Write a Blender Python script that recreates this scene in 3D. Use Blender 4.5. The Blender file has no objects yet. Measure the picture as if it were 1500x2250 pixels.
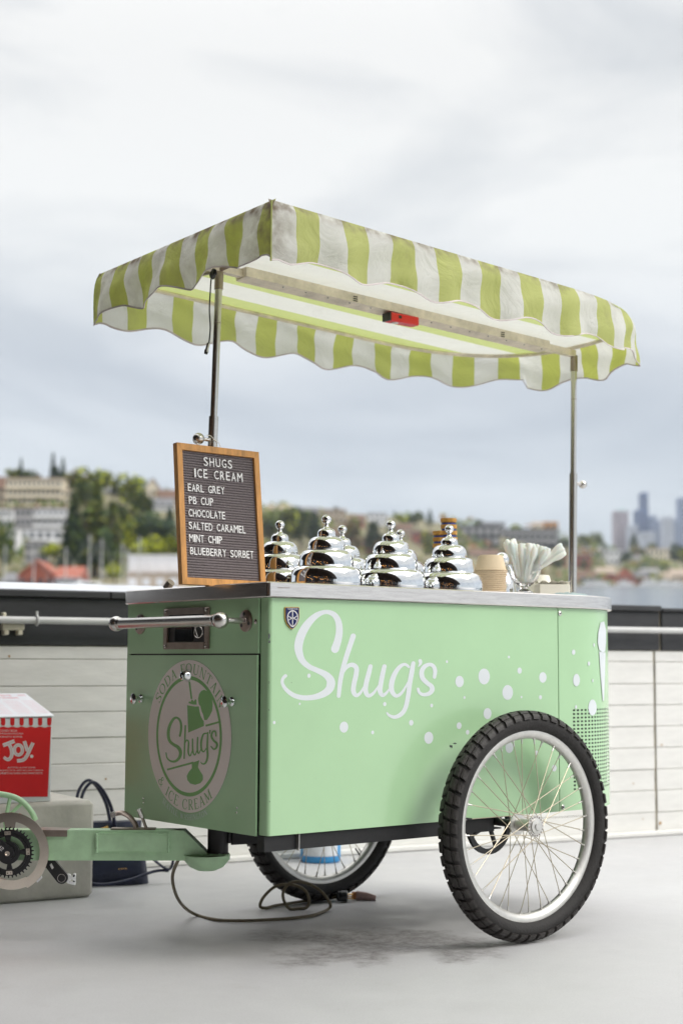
import bpy, math, random
from mathutils import Vector, Matrix
from math import sin, cos, pi, radians as rad
random.seed(7)
V = Vector
S = bpy.context.scene
C = bpy.data.collections.new('scene_objects'); S.collection.children.link(C)

# ------------------------------------------------------------------ camera, world, sun, exposure
F_PX, YAW, PITCH, ROLL = 3331.7, .8932, .0984, .0038      # focal length in pixels of the 1500x2250 photograph
EYE = V((-2.4975, -3.4219, .8452))
FW = V((cos(YAW)*cos(PITCH), sin(YAW)*cos(PITCH), sin(PITCH)))
_r = V((sin(YAW), -cos(YAW), 0)); _u = _r.cross(FW)
RT = _r*cos(ROLL)+_u*sin(ROLL); UP = -_r*sin(ROLL)+_u*cos(ROLL)
cd = bpy.data.cameras.new('camera'); cam = bpy.data.objects.new('camera', cd); C.objects.link(cam)
cam.matrix_world = Matrix(((RT.x, UP.x, -FW.x, EYE.x), (RT.y, UP.y, -FW.y, EYE.y), (RT.z, UP.z, -FW.z, EYE.z), (0, 0, 0, 1)))
cd.sensor_fit = 'HORIZONTAL'; cd.sensor_width = 24; cd.lens = F_PX/1500*24
cd.clip_start = .1; cd.clip_end = 9000
cd.dof.use_dof = True; cd.dof.focus_distance = 4.42; cd.dof.aperture_fstop = 2.6
S.camera = cam
S.view_settings.view_transform = 'Standard'; S.view_settings.look = 'None'
S.view_settings.exposure = .38; S.view_settings.gamma = 1; S.view_settings.use_curve_mapping = False

SUN_EL, SUN_AZ = rad(42), rad(-62)       # direction towards the sun: azimuth from +X
sd = bpy.data.lights.new('sun', 'SUN'); sd.energy = 1.5; sd.angle = rad(28); sd.color = (1, .96, .9)
sun = bpy.data.objects.new('sun', sd); C.objects.link(sun)
sv = V((cos(SUN_EL)*cos(SUN_AZ), cos(SUN_EL)*sin(SUN_AZ), sin(SUN_EL)))
sun.rotation_euler = sv.to_track_quat('Z', 'Y').to_euler(); sun.location = (0, 0, 8)

W = bpy.data.worlds.new('World'); S.world = W; W.use_nodes = True
nt = W.node_tree; nt.nodes.clear(); N = nt.nodes.new; L = nt.links.new
out = N('ShaderNodeOutputWorld'); sky = N('ShaderNodeTexSky'); sky.sky_type = 'NISHITA'; sky.sun_disc = False
sky.sun_elevation = SUN_EL; sky.sun_rotation = pi/2-SUN_AZ
b1 = N('ShaderNodeBackground'); b1.inputs['Strength'].default_value = .1; L(sky.outputs[0], b1.inputs[0])
tc = N('ShaderNodeTexCoord'); sep = N('ShaderNodeSeparateXYZ'); L(tc.outputs['Generated'], sep.inputs[0])
def wmath(op, a, b=None, cl=False):
    n = N('ShaderNodeMath'); n.operation = op; n.use_clamp = cl
    for i, v in enumerate((a, b)):
        if v is None: continue
        if isinstance(v, (int, float)): n.inputs[i].default_value = v
        else: L(v, n.inputs[i])
    return n.outputs[0]
zz = wmath('MAXIMUM', sep.outputs['Z'], 0)
mp = N('ShaderNodeMapping'); mp.inputs['Scale'].default_value = (1.2, 1.2, 3.6); mp.inputs['Location'].default_value = (.4, .15, .3)
L(tc.outputs['Generated'], mp.inputs[0])
n1 = N('ShaderNodeTexNoise'); n1.inputs['Scale'].default_value = 2.4; n1.inputs['Detail'].default_value = 7; n1.inputs['Roughness'].default_value = .52
n1.inputs['Distortion'].default_value = .9; L(mp.outputs[0], n1.inputs[0])
# brightness of the overcast by height over the horizon, with soft banks of darker cloud
ramp = N('ShaderNodeValToRGB'); cr = ramp.color_ramp; cr.interpolation = 'B_SPLINE'
L(zz, ramp.inputs[0])
cr.elements[0].position = 0; cr.elements[0].color = (.58, .63, .67, 1)
cr.elements[1].position = 1; cr.elements[1].color = (1, 1, 1, 1)
for p, c in ((.10, (.57, .62, .67)), (.155, (.49, .535, .59)), (.20, (.55, .585, .63)), (.26, (.67, .69, .70)), (.34, (.66, .672, .68)), (.42, (.64, .65, .655))):
    e = cr.elements.new(p); e.color = (*c, 1)
r2 = N('ShaderNodeValToRGB'); L(n1.outputs[0], r2.inputs[0])
r2.color_ramp.elements[0].position = .34; r2.color_ramp.elements[0].color = (.82, .84, .865, 1)
r2.color_ramp.elements[1].position = .60; r2.color_ramp.elements[1].color = (1.10, 1.09, 1.075, 1)
mul = N('ShaderNodeMix'); mul.data_type = 'RGBA'; mul.blend_type = 'MULTIPLY'; mul.inputs[0].default_value = 1
L(ramp.outputs[0], mul.inputs[6]); L(r2.outputs[0], mul.inputs[7])
b2 = N('ShaderNodeBackground'); L(mul.outputs[2], b2.inputs[0])
b2.inputs['Strength'].default_value = 1.0
L(wmath('ADD', 1.0, wmath('MULTIPLY', wmath('MAXIMUM', wmath('SUBTRACT', zz, .42), 0), 2.3)), b2.inputs['Strength'])
mx = N('ShaderNodeMixShader'); mx.inputs[0].default_value = .97
L(b1.outputs[0], mx.inputs[1]); L(b2.outputs[0], mx.inputs[2]); L(mx.outputs[0], out.inputs[0])

# ------------------------------------------------------------------ measuring helpers (photo pixel -> point on a named plane of the place)
def rayv(px, py): return FW+RT*((px-750)/F_PX)-UP*((py-1125)/F_PX)
def hit(px, py, ax, val):
    v = rayv(px, py); return EYE+v*((val-EYE[ax])/v[ax])
def at_depth(px, py, d):
    v = rayv(px, py); g = V((cos(YAW), sin(YAW), 0)); return EYE+v*(d/v.dot(g))

# ------------------------------------------------------------------ materials
def mat(name, col, rough=.6, metal=0, var=0, vscale=8, bump=0, bscale=60, stretch=(1, 1, 1), **kw):
    m = bpy.data.materials.new(name); m.use_nodes = True; t = m.node_tree; p = t.nodes['Principled BSDF']
    p.inputs['Base Color'].default_value = (*col, 1); p.inputs['Roughness'].default_value = rough; p.inputs['Metallic'].default_value = metal
    for k, v in kw.items(): p.inputs[k.replace('_', ' ')].default_value = v
    if var or bump:
        tcn = t.nodes.new('ShaderNodeTexCoord'); mpn = t.nodes.new('ShaderNodeMapping'); mpn.inputs['Scale'].default_value = stretch
        t.links.new(tcn.outputs['Object'], mpn.inputs[0])
    if var:
        n = t.nodes.new('ShaderNodeTexNoise'); n.inputs['Scale'].default_value = vscale; n.inputs['Detail'].default_value = 8; n.inputs['Roughness'].default_value = .65
        t.links.new(mpn.outputs[0], n.inputs[0])
        r = t.nodes.new('ShaderNodeValToRGB'); t.links.new(n.outputs[0], r.inputs[0])
        r.color_ramp.elements[0].position = .3; r.color_ramp.elements[1].position = .7
        r.color_ramp.elements[0].color = (*[max(0, c*(1-var)) for c in col], 1); r.color_ramp.elements[1].color = (*[min(1, c*(1+var*.6)) for c in col], 1)
        t.links.new(r.outputs[0], p.inputs['Base Color'])
    if bump:
        n = t.nodes.new('ShaderNodeTexNoise'); n.inputs['Scale'].default_value = bscale; n.inputs['Detail'].default_value = 6
        t.links.new(mpn.outputs[0], n.inputs[0]); b = t.nodes.new('ShaderNodeBump'); b.inputs['Strength'].default_value = bump; b.inputs['Distance'].default_value = .01
        t.links.new(n.outputs[0], b.inputs['Height']); t.links.new(b.outputs[0], p.inputs['Normal'])
    return m
def node_mat(m): return m.node_tree, m.node_tree.nodes['Principled BSDF']
def cloth_mat(name, col, dirt=.25, through=(1, 1, 1)):
    m = mat(name, col, .9, var=.07, vscale=4); t, p = node_mat(m)
    tcn = t.nodes.new('ShaderNodeTexCoord')
    w = t.nodes.new('ShaderNodeTexWave'); w.bands_direction = 'Z'; w.inputs['Scale'].default_value = 95; w.inputs['Distortion'].default_value = 1; t.links.new(tcn.outputs['Object'], w.inputs[0])
    bp = t.nodes.new('ShaderNodeBump'); bp.inputs['Strength'].default_value = .25; bp.inputs['Distance'].default_value = .002
    wr = t.nodes.new('ShaderNodeTexNoise'); wr.inputs['Scale'].default_value = 7; wr.inputs['Detail'].default_value = 5; wr.inputs['Distortion'].default_value = 1.2; t.links.new(tcn.outputs['Object'], wr.inputs[0])
    bw = t.nodes.new('ShaderNodeBump'); bw.inputs['Strength'].default_value = .5; bw.inputs['Distance'].default_value = .03; t.links.new(wr.outputs[0], bw.inputs['Height']); t.links.new(bw.outputs[0], bp.inputs['Normal'])
    t.links.new(w.outputs[1], bp.inputs['Height']); t.links.new(bp.outputs[0], p.inputs['Normal'])
    # grime patches that belong to the cloth: along the upper seam and here and there
    src = p.inputs['Base Color'].links[0].from_socket
    n = t.nodes.new('ShaderNodeTexNoise'); n.inputs['Scale'].default_value = 9; n.inputs['Detail'].default_value = 9; n.inputs['Roughness'].default_value = .72
    t.links.new(tcn.outputs['Object'], n.inputs[0])
    r = t.nodes.new('ShaderNodeValToRGB'); r.color_ramp.elements[0].position = .56; r.color_ramp.elements[1].position = .78
    r.color_ramp.elements[0].color = (0, 0, 0, 1); r.color_ramp.elements[1].color = (dirt, dirt, dirt, 1)
    t.links.new(n.outputs[0], r.inputs[0])
    at = t.nodes.new('ShaderNodeAttribute'); at.attribute_name = 'seam'
    ad = t.nodes.new('ShaderNodeMath'); ad.operation = 'MULTIPLY'; ad.use_clamp = True; n3r = t.nodes.new('ShaderNodeMapRange'); n3r.inputs[1].default_value = .36; n3r.inputs[2].default_value = .70; n3r.inputs[4].default_value = 1.1
    n3 = t.nodes.new('ShaderNodeTexNoise'); n3.inputs['Scale'].default_value = 26; n3.inputs['Detail'].default_value = 7; t.links.new(tcn.outputs['Object'], n3.inputs[0])
    t.links.new(at.outputs['Fac'], ad.inputs[0]); t.links.new(n3.outputs[0], n3r.inputs[0]); t.links.new(n3r.outputs[0], ad.inputs[1])
    a2 = t.nodes.new('ShaderNodeMath'); a2.operation = 'ADD'; a2.use_clamp = True; t.links.new(ad.outputs[0], a2.inputs[0]); t.links.new(r.outputs[0], a2.inputs[1])
    mixn = t.nodes.new('ShaderNodeMix'); mixn.data_type = 'RGBA'; t.links.new(a2.outputs[0], mixn.inputs[0]); t.links.new(src, mixn.inputs[6])
    mixn.inputs[7].default_value = (.24, .19, .14, 1); t.links.new(mixn.outputs[2], p.inputs['Base Color'])
    tr = t.nodes.new('ShaderNodeBsdfTranslucent'); tm = t.nodes.new('ShaderNodeMix'); tm.data_type = 'RGBA'; t.links.new(a2.outputs[0], tm.inputs[0]); tm.inputs[6].default_value = (*through, 1); tm.inputs[7].default_value = (.24, .19, .14, 1); t.links.new(tm.outputs[2], tr.inputs[0]); t.links.new(bp.outputs[0], tr.inputs['Normal'])
    ms = t.nodes.new('ShaderNodeMixShader'); ms.inputs[0].default_value = .48
    t.links.new(p.outputs[0], ms.inputs[1]); t.links.new(tr.outputs[0], ms.inputs[2]); t.links.new(ms.outputs[0], t.nodes['Material Output'].inputs[0])
    return m
M = {}
M['mint'] = mat('mint_paint', (.40, .615, .365), .2, var=.05, vscale=2.5, bump=.02, bscale=3, Coat_Weight=.25, Coat_Roughness=.08)
M['boom'] = mat('mint_welded_paint', (.47, .70, .44), .42, var=.16, vscale=14, bump=.12, bscale=40)
M['decal'] = mat('white_vinyl', (.66, .70, .72), .4, Coat_Weight=.2)
M['decal_in'] = mat('emblem_white_vinyl', (.86, .78, .73), .4, var=.05, vscale=6)
M['decal_green'] = mat('emblem_green_vinyl', (.22, .46, .16), .4, var=.08, vscale=6)
M['steel'] = mat('brushed_stainless', (.62, .60, .57), .27, 1, var=.12, vscale=30, stretch=(1, 1, 14), bump=.05, bscale=90)
M['steel_top'] = mat('worktop_stainless', (.76, .72, .69), .22, 1, var=.12, vscale=14, stretch=(1, 1, 9), bump=.03, bscale=50)
M['steel_dark'] = mat('dull_steel', (.36, .30, .26), .38, 1, var=.2, vscale=20, bump=.05)
M['chrome'] = mat('polished_chrome', (.80, .81, .82), .045, 1)
M['ring'] = mat('polished_ring', (.80, .72, .63), .09, 1, var=.12, vscale=12)
M['alu'] = mat('rim_aluminium', (.64, .63, .60), .45, .95, var=.12, vscale=30, bump=.05)
M['spoke'] = mat('spoke_steel', (.50, .44, .34), .4, .9)
M['rubber'] = mat('tyre_rubber', (.015, .013, .012), .7, var=.35, vscale=30, bump=.25, bscale=140)
M['tread'] = mat('tyre_tread', (.026, .022, .020), .55, var=.45, vscale=22, bump=.3, bscale=120)
M['black'] = mat('black_frame_paint', (.008, .008, .009), .55, var=.3, vscale=20, bump=.1)
M['blk_plastic'] = mat('black_plastic', (.018, .018, .020), .3, var=.2, vscale=20)
M['screen'] = mat('display_glass', (.01, .012, .014), .08)
M['cl_white'] = cloth_mat('white_canvas', (.80, .80, .78), .3, (.80, .80, .74))
M['cl_green'] = cloth_mat('green_canvas', (.60, .63, .27), .3, (.50, .55, .10))
M['roof_white'] = cloth_mat('white_roof_canvas', (.78, .78, .74), .12, (.60, .61, .56))
M['roof_green'] = cloth_mat('faded_green_roof_canvas', (.55, .60, .30), .12, (.46, .52, .20))
M['hem'] = mat('hem_tape', (.60, .54, .53), .9, var=.15, vscale=20)
M['beam'] = mat('scuffed_light_bar', (.74, .66, .53), .5, .15, var=.3, vscale=16, bump=.06)
M['wood'] = mat('oak_frame', (.62, .30, .085), .42, var=.35, vscale=9, stretch=(6, 6, 1), bump=.08, bscale=30)
M['felt'] = mat('grey_felt', (.20, .172, .178), .95, var=.18, vscale=200, bump=.5, bscale=400)
M['letters'] = mat('white_letters', (.85, .85, .85), .4)
M['deck'] = mat('grey_deck_concrete', (.47, .46, .45), .55)
M['plank'] = mat('painted_plank', (.73, .72, .69), .6, var=.10, vscale=5, stretch=(1, 1, 4), bump=.12, bscale=24)
M['joint'] = mat('joint_grime', (.36, .32, .25), .9, var=.6, vscale=14)
M['trim'] = mat('charcoal_trim_board', (.030, .031, .034), .6, var=.3, vscale=6, stretch=(1, 1, 6), bump=.1)
M['flash'] = mat('zinc_cap', (.58, .60, .64), .4, .3, var=.15, vscale=5)
M['pipe'] = mat('grey_pvc', (.52, .52, .51), .38, var=.1, vscale=6)
M['cream'] = mat('cream_plastic', (.62, .58, .46), .5, var=.15, vscale=20)
M['concrete'] = mat('weathered_concrete', (.54, .51, .46), .85, var=.28, vscale=5, bump=.3, bscale=24)
M['card'] = mat('white_card', (.78, .79, .83), .6, var=.05, vscale=8)
M['red'] = mat('red_print', (.72, .004, .010), .45, var=.10, vscale=4)
M['redtxt'] = mat('pink_print', (.70, .25, .28), .6)
M['print'] = mat('white_print', (.74, .72, .72), .55)
M['navy'] = mat('navy_leather', (.012, .016, .045), .42, var=.3, vscale=14, bump=.25, bscale=50)
M['gold'] = mat('brass', (.75, .45, .15), .3, 1)
M['kraft'] = mat('kraft_paper', (.68, .55, .38), .8, var=.10, vscale=20)
M['paper'] = mat('white_paper', (.82, .79, .70), .8, var=.05, vscale=20)
M['wafer'] = mat('sugar_wafer', (.70, .36, .08), .7, var=.3, vscale=90, bump=.4, bscale=200)
M['bluewrap'] = mat('blue_cone_jacket', (.05, .10, .42), .5)
M['glass'] = mat('clear_glass', (1, 1, 1), .02, Transmission_Weight=1, IOR=1.45)
M['spoon'] = mat('compostable_spoon', (.90, .90, .83), .3, Subsurface_Weight=.3, Subsurface_Scale=.02)
M['cloth_blue'] = mat('pale_blue_towel', (.50, .62, .62), .95, var=.2, vscale=90, bump=1, bscale=300)
M['cord'] = mat('khaki_cord', (.17, .14, .085), .55, var=.15, vscale=10)
M['copper'] = mat('worn_orange_plug', (.55, .22, .08), .6, var=.3, vscale=30)
M['rag'] = mat('dusty_pink_plug_cover', (.42, .28, .25), .8, var=.2, vscale=20)
M['navy_enamel'] = mat('navy_enamel', (.006, .010, .08), .15)
M['redplastic'] = mat('red_plastic', (.70, .02, .02), .3)
M['jug'] = mat('blue_jug', (.03, .25, .55), .35)
M['jug_label'] = mat('pale_label', (.62, .64, .68), .5, var=.2, vscale=30)
M['chip'] = mat('paint_chip', (.05, .055, .06), .6)
M['rust'] = mat('rust_stain', (.45, .25, .08), .9, var=.5, vscale=60)
M['facade'] = mat('dark_brown_siding', (.022, .012, .008), .75, var=.3, vscale=2)
M['lamp'] = mat('warm_lamp', (1, .6, .25), .5, Emission_Color=(1, .42, .10, 1), Emission_Strength=7)

# ------------------------------------------------------------------ mesh helpers
ORG = {}
class MB:
    def __init__(s): s.v = []; s.f = []; s.m = []
    def add(s, vs, fs, m=0):
        o = len(s.v); s.v += [V(x) for x in vs]; s.f += [tuple(i+o for i in f) for f in fs]; s.m += [m]*len(fs); return s
    def box(s, lo, hi, m=0, T=None, bev=0):
        (a, b, c), (d, e, f) = lo, hi
        if bev:
            # chamfered box: octagonal prism along Z with inset caps
            q = bev
            ring = [(a+q, b), (d-q, b), (d, b+q), (d, e-q), (d-q, e), (a+q, e), (a, e-q), (a, b+q)]
            ins = [(a+q, b+q), (d-q, b+q), (d-q, b+q), (d-q, e-q), (d-q, e-q), (a+q, e-q), (a+q, e-q), (a+q, b+q)]
            vs = [(x, y, c) for x, y in ins]+[(x, y, c+q) for x, y in ring]+[(x, y, f-q) for x, y in ring]+[(x, y, f) for x, y in ins]
            fs = [tuple(reversed(range(8))), tuple(range(24, 32))]
            for k in range(3): fs += [(k*8+i, k*8+(i+1) % 8, k*8+8+(i+1) % 8, k*8+8+i) for i in range(8)]
        else:
            vs = [(a, b, c), (d, b, c), (d, e, c), (a, e, c), (a, b, f), (d, b, f), (d, e, f), (a, e, f)]
            fs = [(3, 2, 1, 0), (4, 5, 6, 7), (0, 1, 5, 4), (1, 2, 6, 5), (2, 3, 7, 6), (3, 0, 4, 7)]
        vs = [V(x) for x in vs]
        if T: vs = [T @ x for x in vs]
        return s.add(vs, fs, m)
    def prism(s, poly, n, m=0):     # polygon of 3d points pushed along n
        k = len(poly); a = [V(p) for p in poly]; b = [p+n for p in a]
        return s.add(a+b, [tuple(range(k)), tuple(reversed(range(k, 2*k)))]+[(i, i+k, (i+1) % k+k, (i+1) % k) for i in range(k)], m)
    def tube(s, pts, r, n=10, m=0, closed=False, cap=True, flat=1):
        pts = [V(p) for p in pts]; k = len(pts); rs = r if isinstance(r, (list, tuple)) else [r]*k
        vs = []; fs = []; up = None
        for i, p in enumerate(pts):
            a = pts[(i-1) % k] if (i or closed) else p; b = pts[(i+1) % k] if (i < k-1 or closed) else p
            t = (b-a).normalized()
            if up is None:
                up = t.orthogonal().normalized()
            up = (up-t*up.dot(t)).normalized(); sd_ = t.cross(up)
            for j in range(n):
                q = 2*pi*j/n; vs.append(p+(up*cos(q)+sd_*sin(q)*flat)*rs[i])
        for i in range(k if closed else k-1):
            for j in range(n):
                i2 = (i+1) % k; fs.append((i*n+j, i*n+(j+1) % n, i2*n+(j+1) % n, i2*n+j))
        if cap and not closed: fs += [tuple(reversed(range(n))), tuple((k-1)*n+j for j in range(n))]
        return s.add(vs, fs, m)
    def lathe(s, prof, base, axis=(0, 0, 1), n=24, m=0, closed=False):   # prof: (radius, height)
        ax = V(axis).normalized(); a = ax.orthogonal().normalized(); b = ax.cross(a); base = V(base); vs = []; fs = []; k = len(prof)
        for (r, h) in prof:
            for j in range(n): q = 2*pi*j/n; vs.append(base+ax*h+(a*cos(q)+b*sin(q))*max(r, 1e-5))
        for i in range(k if closed else k-1):
            i2 = (i+1) % k
            for j in range(n): fs.append((i*n+j, i*n+(j+1) % n, i2*n+(j+1) % n, i2*n+j))
        return s.add(vs, fs, m)
    def sphere(s, c, r, n=16, m=0, sc=(1, 1, 1)):
        k = n//2; vs = []; fs = []; c = V(c)
        for i in range(k+1):
            q = pi*i/k
            for j in range(n): w = 2*pi*j/n; vs.append(c+V((r*sc[0]*sin(q)*cos(w), r*sc[1]*sin(q)*sin(w), r*sc[2]*cos(q))))
        for i in range(k):
            for j in range(n): fs.append((i*n+j, (i+1)*n+j, (i+1)*n+(j+1) % n, i*n+(j+1) % n))
        return s.add(vs, fs, m)
    def build(s, name, mats, parent=None, smooth=True, org=None, angle=35):
        me = bpy.data.meshes.new(name)
        if org is None:
            if s.v:
                lo = V([min(p[i] for p in s.v) for i in range(3)]); hi = V([max(p[i] for p in s.v) for i in range(3)])
                org = V(((lo.x+hi.x)/2, (lo.y+hi.y)/2, lo.z))
            else: org = V()
        org = V(org)
        me.from_pydata([tuple(p-org) for p in s.v], [], s.f)
        if not isinstance(mats, (list, tuple)): mats = [mats]
        for q in mats: me.materials.append(q if not isinstance(q, str) else M[q])
        me.polygons.foreach_set('material_index', s.m)
        if smooth:
            me.polygons.foreach_set('use_smooth', [True]*len(s.f)); me.set_sharp_from_angle(angle=rad(angle))
        me.validate(); o = bpy.data.objects.new(name, me); C.objects.link(o); place(o, org, parent); return o
def place(o, org, parent=None):
    ORG[o.name] = V(org); o.location = V(org)-(ORG[parent.name] if parent else V()); o.parent = parent
def thing(name, label, cat, loc=(0, 0, 0), group=None):
    o = bpy.data.objects.new(name, None); o.empty_display_size = .1; C.objects.link(o); place(o, V(loc)); return tag(o, label, cat, group)
def tag(o, label=None, cat=None, group=None, kind=None):
    if label: o['label'] = label
    if cat: o['category'] = cat
    if group: o['group'] = group
    if kind: o['kind'] = kind
    return o
def copy_tree(o, parent=None, loc=None, rotz=None):
    c = o.copy(); C.objects.link(c); c.parent = parent
    if loc is not None: c.location = loc
    if rotz is not None: c.rotation_euler.z = rotz
    ORG[c.name] = V(c.location) if not parent else V()
    for ch in list(o.children): copy_tree(ch, c)
    return c
def smoothline(pts, sub=6, closed=False):      # Catmull-Rom through tuples of any length
    n = len(pts); o = []
    for i in range(n if closed else n-1):
        p = [pts[(i+k) % n] if closed else pts[max(0, min(n-1, i+k))] for k in (-1, 0, 1, 2)]
        for j in range(sub):
            t = j/sub
            o.append(tuple(.5*((2*b)+(-a+c)*t+(2*a-5*b+4*c-d)*t*t+(-a+3*b-3*c+d)*t**3) for a, b, c, d in zip(*p)))
    if not closed: o.append(tuple(pts[-1]))
    return o
def brush(strokes, sub=7, caps=True):          # strokes (x, y, width) in any 2d frame -> list of 2d polygons quads
    vs = []; fs = []
    for st in strokes:
        sub_ = sub if len(st) > 2 else 1
        p = smoothline(st, sub_); k = len(p); o = len(vs)
        for i in range(k):
            a = p[max(0, i-1)]; b = p[min(k-1, i+1)]; dx, dy = b[0]-a[0], b[1]-a[1]; l = math.hypot(dx, dy) or 1
            nx, ny = -dy/l*p[i][2]/2, dx/l*p[i][2]/2
            vs += [(p[i][0]+nx, p[i][1]+ny), (p[i][0]-nx, p[i][1]-ny)]
        fs += [(o+2*i, o+2*i+1, o+2*i+3, o+2*i+2) for i in range(k-1)]
        if caps:
            for e, sg in ((0, -1), (k-1, 1)):
                a = p[max(0, e-1)]; b = p[min(k-1, e+1)]; an = math.atan2(b[1]-a[1], b[0]-a[0])+(0 if sg > 0 else pi)
                o2 = len(vs); r = p[e][2]/2
                vs += [(p[e][0]+cos(an-pi/2+pi*j/6)*r, p[e][1]+sin(an-pi/2+pi*j/6)*r) for j in range(7)]; fs.append(tuple(range(o2, o2+7)))
    return vs, fs
def flatpart(name, vf, fn, m, parent):          # thin vinyl: 2d points mapped by fn onto a surface
    vs, fs = vf; b = MB(); b.add([fn(*p) for p in vs], fs); return b.build(name, m, parent, smooth=False)
_tc = {}
def text2d(s, size=1):
    if s not in _tc:
        cu = bpy.data.curves.new('t', 'FONT'); cu.body = s; cu.size = 1; cu.align_x = 'CENTER'; cu.resolution_u = 3
        o = bpy.data.objects.new('t', cu); S.collection.objects.link(o)
        me = bpy.data.meshes.new_from_object(o.evaluated_get(bpy.context.evaluated_depsgraph_get()))
        _tc[s] = ([tuple(v.co[:2]) for v in me.vertices], [tuple(p.vertices) for p in me.polygons])
        bpy.data.objects.remove(o); bpy.data.curves.remove(cu); bpy.data.meshes.remove(me)
    return [(x*size, y*size) for x, y in _tc[s][0]], _tc[s][1]
def fit_text(s, x0, x1, y0, y1):                # stretch a line of text into a rectangle
    vs, fs = text2d(s); ax = min(v[0] for v in vs); bx = max(v[0] for v in vs); ay = min(v[1] for v in vs); by = max(v[1] for v in vs)
    return [(x0+(x-ax)/(bx-ax)*(x1-x0), y0+(y-ay)/(by-ay)*(y1-y0)) for x, y in vs], fs
def disc2d(cx, cy, r, n=24): return [(cx+r*cos(2*pi*i/n), cy+r*sin(2*pi*i/n)) for i in range(n)], [tuple(range(n))]
def join2d(lst):
    vs = []; fs = []
    for a, b in lst: o = len(vs); vs += a; fs += [tuple(i+o for i in f) for f in b]
    return vs, fs

# ------------------------------------------------------------------ deck
t, p = node_mat(M['deck'])
tcn = t.nodes.new('ShaderNodeTexCoord')
def nz(scale, det=8, ro=.6, st=(1, 1, 1), loc=(0, 0, 0)):
    m_ = t.nodes.new('ShaderNodeMapping'); m_.inputs['Scale'].default_value = st; m_.inputs['Location'].default_value = loc; t.links.new(tcn.outputs['Object'], m_.inputs[0])
    n = t.nodes.new('ShaderNodeTexNoise'); n.inputs['Scale'].default_value = scale; n.inputs['Detail'].default_value = det; n.inputs['Roughness'].default_value = ro
    t.links.new(m_.outputs[0], n.inputs[0]); return n.outputs[0]
def rmp(src, a, b, ca, cb):
    r = t.nodes.new('ShaderNodeValToRGB'); r.color_ramp.elements[0].position = a; r.color_ramp.elements[1].position = b
    r.color_ramp.elements[0].color = (*ca, 1); r.color_ramp.elements[1].color = (*cb, 1); t.links.new(src, r.inputs[0]); return r.outputs[0]
def mixc(f, a, b, mode='MIX'):
    x = t.nodes.new('ShaderNodeMix'); x.data_type = 'RGBA'; x.blend_type = mode
    for i, v in ((0, f), (6, a), (7, b)):
        if isinstance(v, (int, float)): x.inputs[i].default_value = v
        elif isinstance(v, tuple): x.inputs[i].default_value = (*v, 1)
        else: t.links.new(v, x.inputs[i])
    return x.outputs[2]
g1 = (1, 1, 1); g0 = (0, 0, 0)
base = rmp(nz(.8, 3, .5), .3, .7, (.475, .473, .477), (.53, .528, .532))
fine = rmp(nz(170, 6, .7), .30, .66, (.88, .88, .88), (1.04, 1.04, 1.04))
c1 = mixc(1.0, base, fine, 'MULTIPLY')
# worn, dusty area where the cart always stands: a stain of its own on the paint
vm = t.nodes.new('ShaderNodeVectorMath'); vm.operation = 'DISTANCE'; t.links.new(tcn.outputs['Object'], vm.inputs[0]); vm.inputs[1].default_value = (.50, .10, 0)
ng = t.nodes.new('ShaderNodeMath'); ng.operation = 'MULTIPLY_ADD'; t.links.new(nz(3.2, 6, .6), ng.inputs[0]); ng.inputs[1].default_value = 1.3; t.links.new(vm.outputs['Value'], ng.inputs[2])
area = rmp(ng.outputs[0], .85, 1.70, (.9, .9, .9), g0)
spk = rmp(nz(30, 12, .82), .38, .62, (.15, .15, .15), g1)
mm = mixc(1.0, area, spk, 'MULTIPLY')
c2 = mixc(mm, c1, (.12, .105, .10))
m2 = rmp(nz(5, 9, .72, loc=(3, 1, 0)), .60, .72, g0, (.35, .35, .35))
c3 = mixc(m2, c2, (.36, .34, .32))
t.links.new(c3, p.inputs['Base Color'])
t.links.new(rmp(nz(5, 8, .6), .3, .7, (.34, .34, .34), (.6, .6, .6)), p.inputs['Roughness'])
bp = t.nodes.new('ShaderNodeBump'); bp.inputs['Strength'].default_value = .12; bp.inputs['Distance'].default_value = .003
t.links.new(nz(160, 4, .6), bp.inputs['Height']); t.links.new(bp.outputs[0], p.inputs['Normal'])
# wall line: y = WY(x)
WA = -.2006; WD = V((cos(WA), sin(WA), 0)); WN = V((sin(WA), -cos(WA), 0)); W0 = V((3.633, 1.479, 0))     # WN looks at the cart
def wp(s, o, z): return W0+WD*s+WN*o+V((0, 0, z))
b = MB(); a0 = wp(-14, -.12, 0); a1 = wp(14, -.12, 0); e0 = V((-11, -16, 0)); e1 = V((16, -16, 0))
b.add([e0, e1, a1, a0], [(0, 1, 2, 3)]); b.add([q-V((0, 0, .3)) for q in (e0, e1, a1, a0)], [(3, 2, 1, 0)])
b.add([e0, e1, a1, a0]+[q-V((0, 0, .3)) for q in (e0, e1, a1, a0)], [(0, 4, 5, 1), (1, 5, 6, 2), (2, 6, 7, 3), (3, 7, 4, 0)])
tag(b.build('deck_floor', 'deck', smooth=False, org=(0, 0, 0)), kind='structure')

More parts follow.
